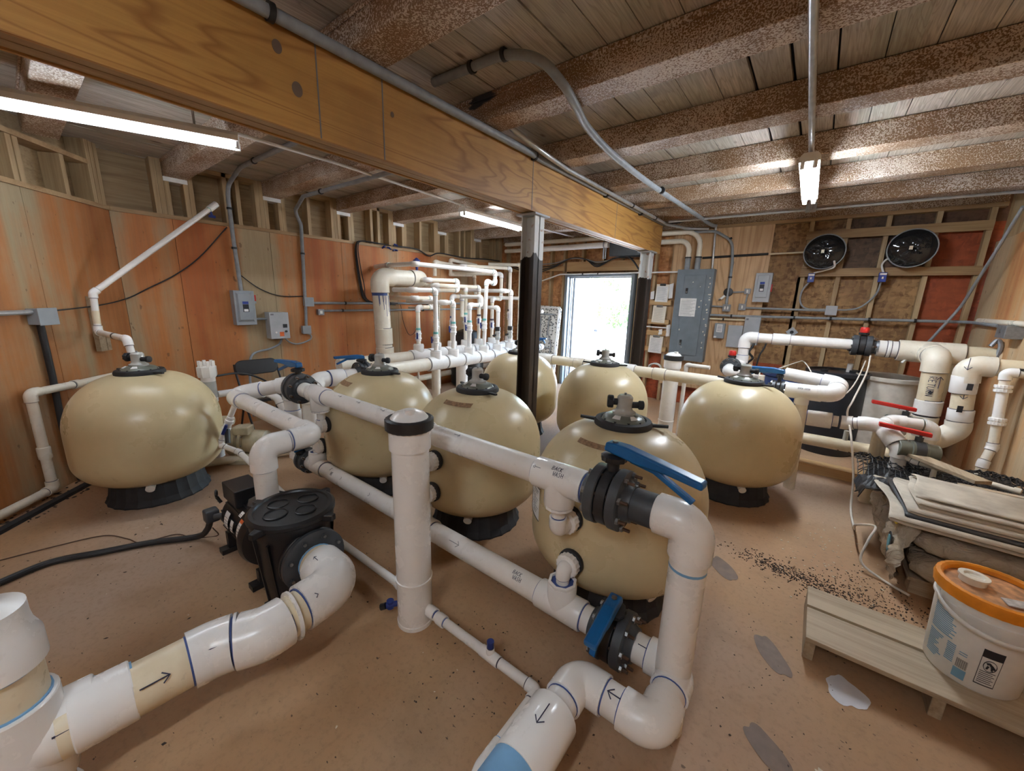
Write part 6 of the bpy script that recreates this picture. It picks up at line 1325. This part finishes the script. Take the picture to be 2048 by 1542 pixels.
tag(hose('hanging_wires', smooth_path([(-.47,6.0,1.22),(-.48,5.95,1.10),(-.52,5.9,.98),(-.53,5.85,.85)], 6), .010, 'cable', rad=.02), 'single black wire hanging right of the wire twist', 'wires')
# ================================================================ pallet of sacks
q = random.Random(21)
t = thing('pallet', 'dark wooden pallet under the wrapped sacks by the right wall', 'pallet', (1.0,3.6,0))
for y in (2.98,3.60,4.20): mb = MB(); mb.box((.66,y,0), (1.34,y+.09,.09), 'pallet_x'); mb.build('stringer', t, smooth=False)
for x in (.64,.80,.96,1.12,1.26): mb = MB(); mb.box((x,2.95,.091), (x+.10,4.32,.11), 'pallet_y'); mb.build('deck_board', t, smooth=False)
def sack(lab, c, sx, sy, sz, seed, rz=0, print_=None):
    t = thing('sack', lab, 'sack', c, 'wrapped sacks'); c = V(c); qq = random.Random(seed); mb = MB(); nu, nv = 30, 18; vs = []
    ph = [qq.uniform(0,6) for _ in range(6)]
    for i in range(nv+1):
        b = -PI/2+PI*i/nv
        for k in range(nu):
            a = 2*PI*k/nu; ca, sa = math.cos(a), math.sin(a)
            e = lambda v, p: math.copysign(abs(v)**p, v)
            w_ = 1+.05*math.sin(3*a+ph[0]+2*b)+.04*math.sin(7*a+ph[1])*math.cos(b*3+ph[2])+.03*math.sin(11*a+5*b+ph[3])
            x = sx*e(ca,.55)*e(math.cos(b),.5)*w_; y = sy*e(sa,.55)*e(math.cos(b),.5)*w_; z = sz*e(math.sin(b),.7)*(1+.10*math.sin(4*a+ph[4])*math.cos(b))
            vs.append(c+Matrix.Rotation(rz,3,'Z')@V((x,y,z+sz)))
    fs = [(i*nu+k,i*nu+(k+1)%nu,(i+1)*nu+(k+1)%nu,(i+1)*nu+k) for i in range(nv) for k in range(nu)]
    mb.add(vs, fs, 'bag'); mb.build('sack_body', t, angle=80); return t
for lab, c, s, rz in (('lowest front sack slumping toward the floor in clear wrap',(.98,3.12,.112),(.36,.25,.075),.08),('lowest middle sack of the wrapped pile',(1.0,3.60,.112),(.34,.24,.075),-.05),('lowest rear sack of the wrapped pile',(1.0,4.08,.112),(.33,.24,.075),.04),
        ('upper front sack with teal goggles print in clear wrap',(.97,3.15,.262),(.34,.24,.065),-.06),('upper middle sack of the wrapped pile under the folded sheets',(1.0,3.62,.262),(.33,.24,.062),.05),('upper rear sack of the wrapped pile under the black netting',(1.0,4.06,.262),(.32,.22,.06),-.04)):
    sack(lab, c, *s, seed=int(c[1]*100)+int(c[2]*50), rz=rz)
def wrap():
    """loose clear film hanging over the corner of the pile"""
    mb = MB(); n, m_ = 26, 18; qq = random.Random(5); vs = []
    for i in range(n):
        for k in range(m_):
            y = 2.92+.95*i/(n-1); f = k/(m_-1); z = .40-.36*f; x = .63-.05*math.sin(f*PI)-.03*f+.025*math.sin(i*1.1+f*4)+qq.uniform(-.010,.010)
            vs.append((x, y+.03*math.sin(f*7+i*.4), z))
    mb.add(vs, [(i*m_+k,i*m_+k+1,(i+1)*m_+k+1,(i+1)*m_+k) for i in range(n-1) for k in range(m_-1)], 'bag')
    return mb.build('plastic_wrap', angle=80)
tag(wrap(), 'crumpled clear plastic film over the near side of the sack pile', 'plastic wrap')
def print_patch(cx, cy, cz, w_, h, m, name, lab=None): pass
gog = MB(); gog.prism(rrect((.552,3.05,.22),(0,-1,0),(-.05,0,1),.10,.17,.045), (-.004,0,0), 'ink'); o = gog.build('goggles_print', bpy.data.objects['plastic_wrap'])
gog = MB(); gog.prism(rrect((.547,3.055,.235),(0,-1,0),(-.05,0,1),.065,.10,.03), (-.003,0,0), 'tealprint'); gog.build('goggles_lens', o)
st = MB(); st.prism([(.566,3.12+math.cos(a)*.055,.372+math.sin(a)*.030) for a in [2*PI*k/16 for k in range(16)]], (-.004,0,0), 'yellow'); o2 = st.build('yellow_sticker', bpy.data.objects['plastic_wrap'])
mk = MB()
for k in range(6): mk.box((.5590,3.09+.012*k,.362+.004*(k%3)), (.5615,3.095+.012*k,.382-.003*(k%2)), 'ink')
mk.build('sticker_print', o2, smooth=False)
# folded cream sheets on top
def sheets():
    t = thing('folded_sheets', 'stack of folded cream woven sheets lying across the sacks', 'sheets', (.9,3.4,.42))
    for k in range(5):
        z = .420+.024*k; x0 = .50+.035*k+.02*(k%2); y0 = 2.95+.05*k; y1 = 3.62-.02*k
        prof = [(1.36,z),(x0+.06,z+.005),(x0+.012,z+.010),(x0,z+.018),(x0+.012,z+.026),(x0+.06,z+.022),(1.36,z+.016)]
        vs = []; n = 14
        for i in range(n+1):
            f = i/n; y = y0+(y1-y0)*f
            for j, (x, zz) in enumerate(prof): vs.append((x+.02*math.sin(f*5+k), y+.12*(x-.5)*-.5, zz+.010*math.sin(f*6+k*2+j*.3)+.02*(1-f)*(x < .7)*-.8+.03*math.sin(f*PI)))
        m_ = len(prof); mb = MB(); mb.add(vs, [(i*m_+j,i*m_+j+1,(i+1)*m_+j+1,(i+1)*m_+j) for i in range(n) for j in range(m_-1)], 'fabric' if k != 1 else 'black')
        o = mb.build('folded_sheet', t, angle=60); md = o.modifiers.new('solid', 'SOLIDIFY'); md.thickness = .006
    return t
sheets()
def net():
    t = MB(); qq = random.Random(13); n, m_ = 34, 22
    P_ = []
    for i in range(n):
        for k in range(m_):
            f, g = i/(n-1), k/(m_-1); x = .42+.93*f; y = 3.55+.85*g+.06*math.sin(f*9); z = .41+.10*math.sin(g*PI)*(.6+.4*math.sin(f*7+g*3))+.02*qq.uniform(-1,1)-.06*(1-f)**4-.03*f
            P_.append(V((x,y,z)))
    for i in range(n):
        for k in range(m_):
            a = P_[i*m_+k]
            if i < n-1: t.tube([a, P_[(i+1)*m_+k]], .0035, 'black', 4, caps=False)
            if k < m_-1: t.tube([a, P_[i*m_+k+1]], .0035, 'black', 4, caps=False)
    return t.build('black_netting', smooth=False)
o = net(); tag(o, 'heap of black plastic netting on the rear of the sack pile', 'netting')
mb = MB(); mb.add([(.42,3.50,.40),(1.3,3.5,.405),(1.3,4.35,.40),(.55,4.35,.40)], [(0,1,2,3)], 'black'); qf = random.Random(2); vf = [(.40+.17*k/7+.008*math.sin(i*1.3), 3.36+.30*i/9, .40+.07*k/7+.022*math.sin(i*.9+k*.7)+qf.uniform(-.008,.008)-.05*(k == 0)) for i in range(10) for k in range(8)]; mb.add(vf, [(i*8+k,i*8+k+1,i*8+k+9,i*8+k+8) for i in range(9) for k in range(7)], 'black'); o2 = mb.build('dark_film', o, smooth=False); md = o2.modifiers.new('solid', 'SOLIDIFY'); md.thickness = .006
o2.name = 'dark_film'
mb = MB(); mb.box((.80,3.62,.53), (.905,4.12,.552), 'pallet_y', Matrix.Rotation(.62,3,'Z')); tag(mb.build('plank', smooth=False), 'short pale plank lying across the netting and folded sheets', 'plank')
mb = MB(); mb.box((.86,3.50,.525), (1.36,3.54,.545), 'pallet_x'); tag(mb.build('plank', smooth=False), 'thin batten edge beneath the pale plank on the sheets', 'plank')
# ================================================================ near pallet and bucket
t = thing('pallet', 'weathered wooden pallet in the right foreground under the orange-lidded bucket', 'pallet', (.6,2.2,0))
for y0, y1 in ((2.03,2.265),(2.285,2.455),(2.475,2.52)):
    if y1 < 2.5: mb = MB(); mb.box((.185,y0,.100), (1.32,y1,.122), 'pallet_x'); mb.build('deck_board', t, smooth=False, bevel=.002)
for x in (.187,.60,1.05): mb = MB(); mb.box((x,2.045,.0), (x+.04,2.45,.099), 'pallet_y'); mb.build('stringer', t, smooth=False, bevel=.003)
BXk, BYk, BZk = .735, 2.275, .1225
t = thing('bucket', 'white chemical bucket with orange lid standing on the near pallet', 'bucket', (BXk,BYk,BZk), )
mb = MB(); mb.lathe([(.132,0),(.136,.006),(.150,.30),(.1505,.305),(.158,.308),(.158,.318),(.152,.322),(.153,.345),(.160,.348),(.160,.356),(.150,.358)], (BXk,BYk,BZk), (0,0,1), 'white', 56); mb.build('bucket_body', t)
mb = MB(); mb.lathe([(.160,.352),(.168,.356),(.172,.385),(.168,.402),(.155,.405),(.146,.398),(.143,.382)], (BXk,BYk,BZk), (0,0,1), 'orange', 72, caps=False, ribs=36, ribd=-.002); lid = mb.build('lid', t)
M['lidstain'] = plain('stained_orange_lid', (.60,.29,.13), .5, 0, .45, 30)
mb = MB(); mb.lathe([(.144,.372),(.144,.3805),(.001,.3808)], (BXk,BYk,BZk), (0,0,1), 'lidstain', 40); mb.build('lid_centre', t)
mb = MB(); mb.lathe([(.040,.381),(.040,.402),(.046,.404),(.046,.412),(.030,.412),(.026,.404),(.001,.404)], (BXk-.055,BYk+.03,BZk), (0,0,1), 'pvccream', 28); mb.build('spout_cap', lid)
for a0, dx, dy in ((.3,.05,-.055),(.8,.105,-.03)):
    mb = MB(); c = V((BXk+dx,BYk+dy,BZk+.3835)); r_ = Matrix.Rotation(a0,3,'Z'); mb.prism([c+r_@V(p) for p in ((-.045,-.022,0),(.045,-.025,.002),(.04,.024,.003),(-.04,.026,0))], (0,0,.004), 'foil'); tag(mb.build('sachet', smooth=False), 'torn silver sachet nearer the middle of the bucket lid' if a0 < .5 else 'torn silver sachet at the rim of the bucket lid', 'sachet')
mb = MB(); pts = []
for k in range(25):
    f = k/24; a = PI*1.0*f; ang = -2.85+2.55*f; r = .162+.035*math.sin(PI*f)**.5; pts.append((BXk+math.cos(ang)*r, BYk+math.sin(ang)*r, BZk+.335-.055*math.sin(PI*f)))
vs = [];
for p in pts: vs += [(p[0],p[1],p[2]-.010),(p[0],p[1],p[2]+.010)]
mb.add(vs, [(2*k,2*k+2,2*k+3,2*k+1) for k in range(24)], 'white'); hd = mb.build('handle', t); md = hd.modifiers.new('solid','SOLIDIFY'); md.thickness = .004
def bucket_print():
    def P_(a, z, e=.0008): r = .136+(.150-.136)*(z-.006)/.294+e; return (BXk+math.cos(a)*r, BYk+math.sin(a)*r, BZk+z)
    def line(mb, a0, a1, z, m, h=.0018):
        n = 5; mb.add([P_(a0+(a1-a0)*k/n, z+dz) for dz in (-h,h) for k in range(n+1)], [(k,k+1,k+n+2,k+n+1) for k in range(n)], m)
    qq = random.Random(6); mb = MB()
    for blk, (a0, a1, z0, z1) in enumerate(((-2.95,-2.20,.17,.285),(-2.95,-2.45,.05,.155),(-2.40,-2.20,.075,.155))):
        z = z1
        while z > z0: line(mb, a0+qq.uniform(0,.02), a1-qq.uniform(0,.25)*(blk < 2), z, 'inkblue', .0026); z -= .0085
    for z in (.142,.132): line(mb, -2.12, -1.96, z, 'inkblue', .002)
    mb.build('blue_print', t)
    mb = MB()
    for k in range(18): a = -2.13+.0125*k; line(mb, a, a+.004+.004*((k*7)%3 == 0), .092, 'ink', .020)
    mb.build('barcode', t)
    mb = MB(); line(mb, -2.16, -1.90, .045, 'inkblue', .022); mb.build('blue_block', t)
    mb = MB(); a0, a1, z0, z1 = -1.74, -1.36, .045, .205
    for z in (z0, z1): line(mb, a0, a1, z, 'ink', .0022)
    for a in (a0, a1-.012): line(mb, a, a+.012, (z0+z1)/2, 'ink', (z1-z0)/2)
    line(mb, a0, a1, z1-.018, 'ink', .016)
    for k in range(7): line(mb, a0+.04, a1-.05-.04*(k%2), z0+.012+.0085*k, 'ink', .0015)
    mb.tube([P_((a0+a1)/2+math.cos(b)*.12, .137+math.sin(b)*.024, .001) for b in [2*PI*k/24 for k in range(25)]], .0012, 'ink', 4)
    mb.tube([P_((a0+a1)/2+x, .137+z, .001) for x, z in ((-.07,.008),(-.02,.012),(.03,.004),(.08,-.006))], .005, 'ink', 5); mb.tube([P_((a0+a1)/2+x, .137+z, .001) for x, z in ((-.03,.0),(-.05,-.014))], .003, 'ink', 5); mb.tube([P_((a0+a1)/2+x, .137+z, .001) for x, z in ((.03,.0),(.05,-.016))], .003, 'ink', 5)
    mb.build('warning_panel', t)
bucket_print()
# ================================================================ marks on the floor
def blob(name, lab, cx, cy, rx, ry, m, seed, cat, z=.0012, rot=0, lobes=5, amp=.2, h=.0006):
    qq = random.Random(seed); ph = [qq.uniform(0,6) for _ in range(4)]; pts = []
    for k in range(40):
        a = 2*PI*k/40; w_ = (1-.30*abs(math.sin(a))**6 if cat == 'footprint' else 1)+(amp*.45 if cat == 'footprint' else amp)*(.5*math.sin(2*a+ph[0])+.35*math.sin(3*a+ph[1])+.25*math.sin(lobes*a+ph[2])+.12*math.sin(9*a+ph[3])); x, y = rx*w_*math.cos(a), ry*w_*math.sin(a)
        pts.append((cx+x*math.cos(rot)-y*math.sin(rot), cy+x*math.sin(rot)+y*math.cos(rot), z))
    mb = MB(); mb.prism(pts, (0,0,h), m); return tag(mb.build(name, smooth=False), lab, cat)
M['wet'] = plain('damp_concrete', (.17,.10,.06), .55, 0, .2, 20); M['grit'] = plain('dark_soil', (.05,.032,.022), .9, 0, .5, 80); M['flake'] = plain('cream_flake', (.62,.54,.40), .8, 0, .2, 40)
blob('white_spill', 'dried white paint spill in front of the near pallet', .345, 1.955, .062, .085, 'spill', 3, 'spill', rot=.5, amp=.28)
blob('damp_footprint', 'damp shoe print beside the upright white pipe', -.225, 2.50, .055, .15, 'wet', 4, 'footprint', rot=.75, amp=.2); blob('damp_footprint', 'damp shoe print left of the near pallet', .075, 1.965, .05, .14, 'wet', 5, 'footprint', rot=.55, amp=.2); blob('damp_footprint', 'damp shoe print at the bottom edge of the floor', .10, 1.48, .05, .11, 'wet', 6, 'footprint', rot=.9, amp=.2)
blob('paint_drip', 'cream paint drip near the bottom edge of the floor', .205, 1.42, .03, .02, 'flake', 7, 'drip', rot=.2, amp=.4); blob('paint_drip', 'small cream paint streak near the pallet leg', .265, 1.50, .012, .035, 'flake', 8, 'drip', rot=.6, amp=.4)
def scatter(name, lab, cat, n, gen, m, seed, s0, s1, h=.004):
    qq = random.Random(seed); mb = MB()
    for i in range(n):
        x, y = gen(qq); s = qq.uniform(s0,s1); a = qq.uniform(0,6.3); u = V((math.cos(a),math.sin(a),0))*s; w_ = V((-math.sin(a),math.cos(a),0))*s*qq.uniform(.25,.8)
        c = V((x,y,.0005)); mb.prism([c-u,c-w_*.9,c+u*.8,c+w_], (0,0,h*qq.uniform(.4,1)), m)
    o = tag(mb.build(name, smooth=False), lab, cat); o['kind'] = 'stuff'; return o
def gau(cx, cy, sx, sy, rot):
    def g(qq): x, y = qq.gauss(0,sx), qq.gauss(0,sy); return cx+x*math.cos(rot)-y*math.sin(rot), cy+x*math.sin(rot)+y*math.cos(rot)
    return g
scatter('floor_dirt', 'dark crumbs of soil scattered on the floor beside the near pallet', 'dirt', 700, gau(.13,2.72,.17,.05,-.1), 'grit', 1, .002, .008); scatter('floor_dirt', 'dark soil between the two pallets', 'dirt', 600, gau(.48,2.72,.16,.14,.4), 'grit', 2, .002, .007)
scatter('floor_flakes', 'pale flakes scattered between the rightmost tank and the sacks', 'flakes', 90, gau(.30,3.10,.16,.28,.2), 'flake', 3, .004, .011, .002)
scatter('floor_debris', 'small dark debris over the left floor by the pump cable', 'debris', 90, lambda qq: (qq.uniform(-3.6,-1.6), qq.uniform(-.5,1.0)), 'grit', 4, .003, .010, .002)
scatter('floor_debris', 'small dark debris in front of the lower header', 'debris', 80, lambda qq: (qq.uniform(-1.2,-.4), qq.uniform(.75,1.3)), 'grit', 5, .003, .007, .002); scatter('floor_debris', 'small dark debris over the floor right of the upright pipe', 'debris', 120, lambda qq: (qq.uniform(-.1,.6), qq.uniform(1.3,2.6)), 'grit', 6, .002, .006, .002)
scatter('floor_debris', 'leaf litter at the foot of the angled wall behind the left tank', 'debris', 160, lambda qq: (lambda u, n: (KO.x+KD.x*u+KN.x*n, KO.y+KD.y*u+KN.y*n))(qq.uniform(.2,1.6), qq.uniform(.03,.22)), 'grit', 7, .006, .018, .006)
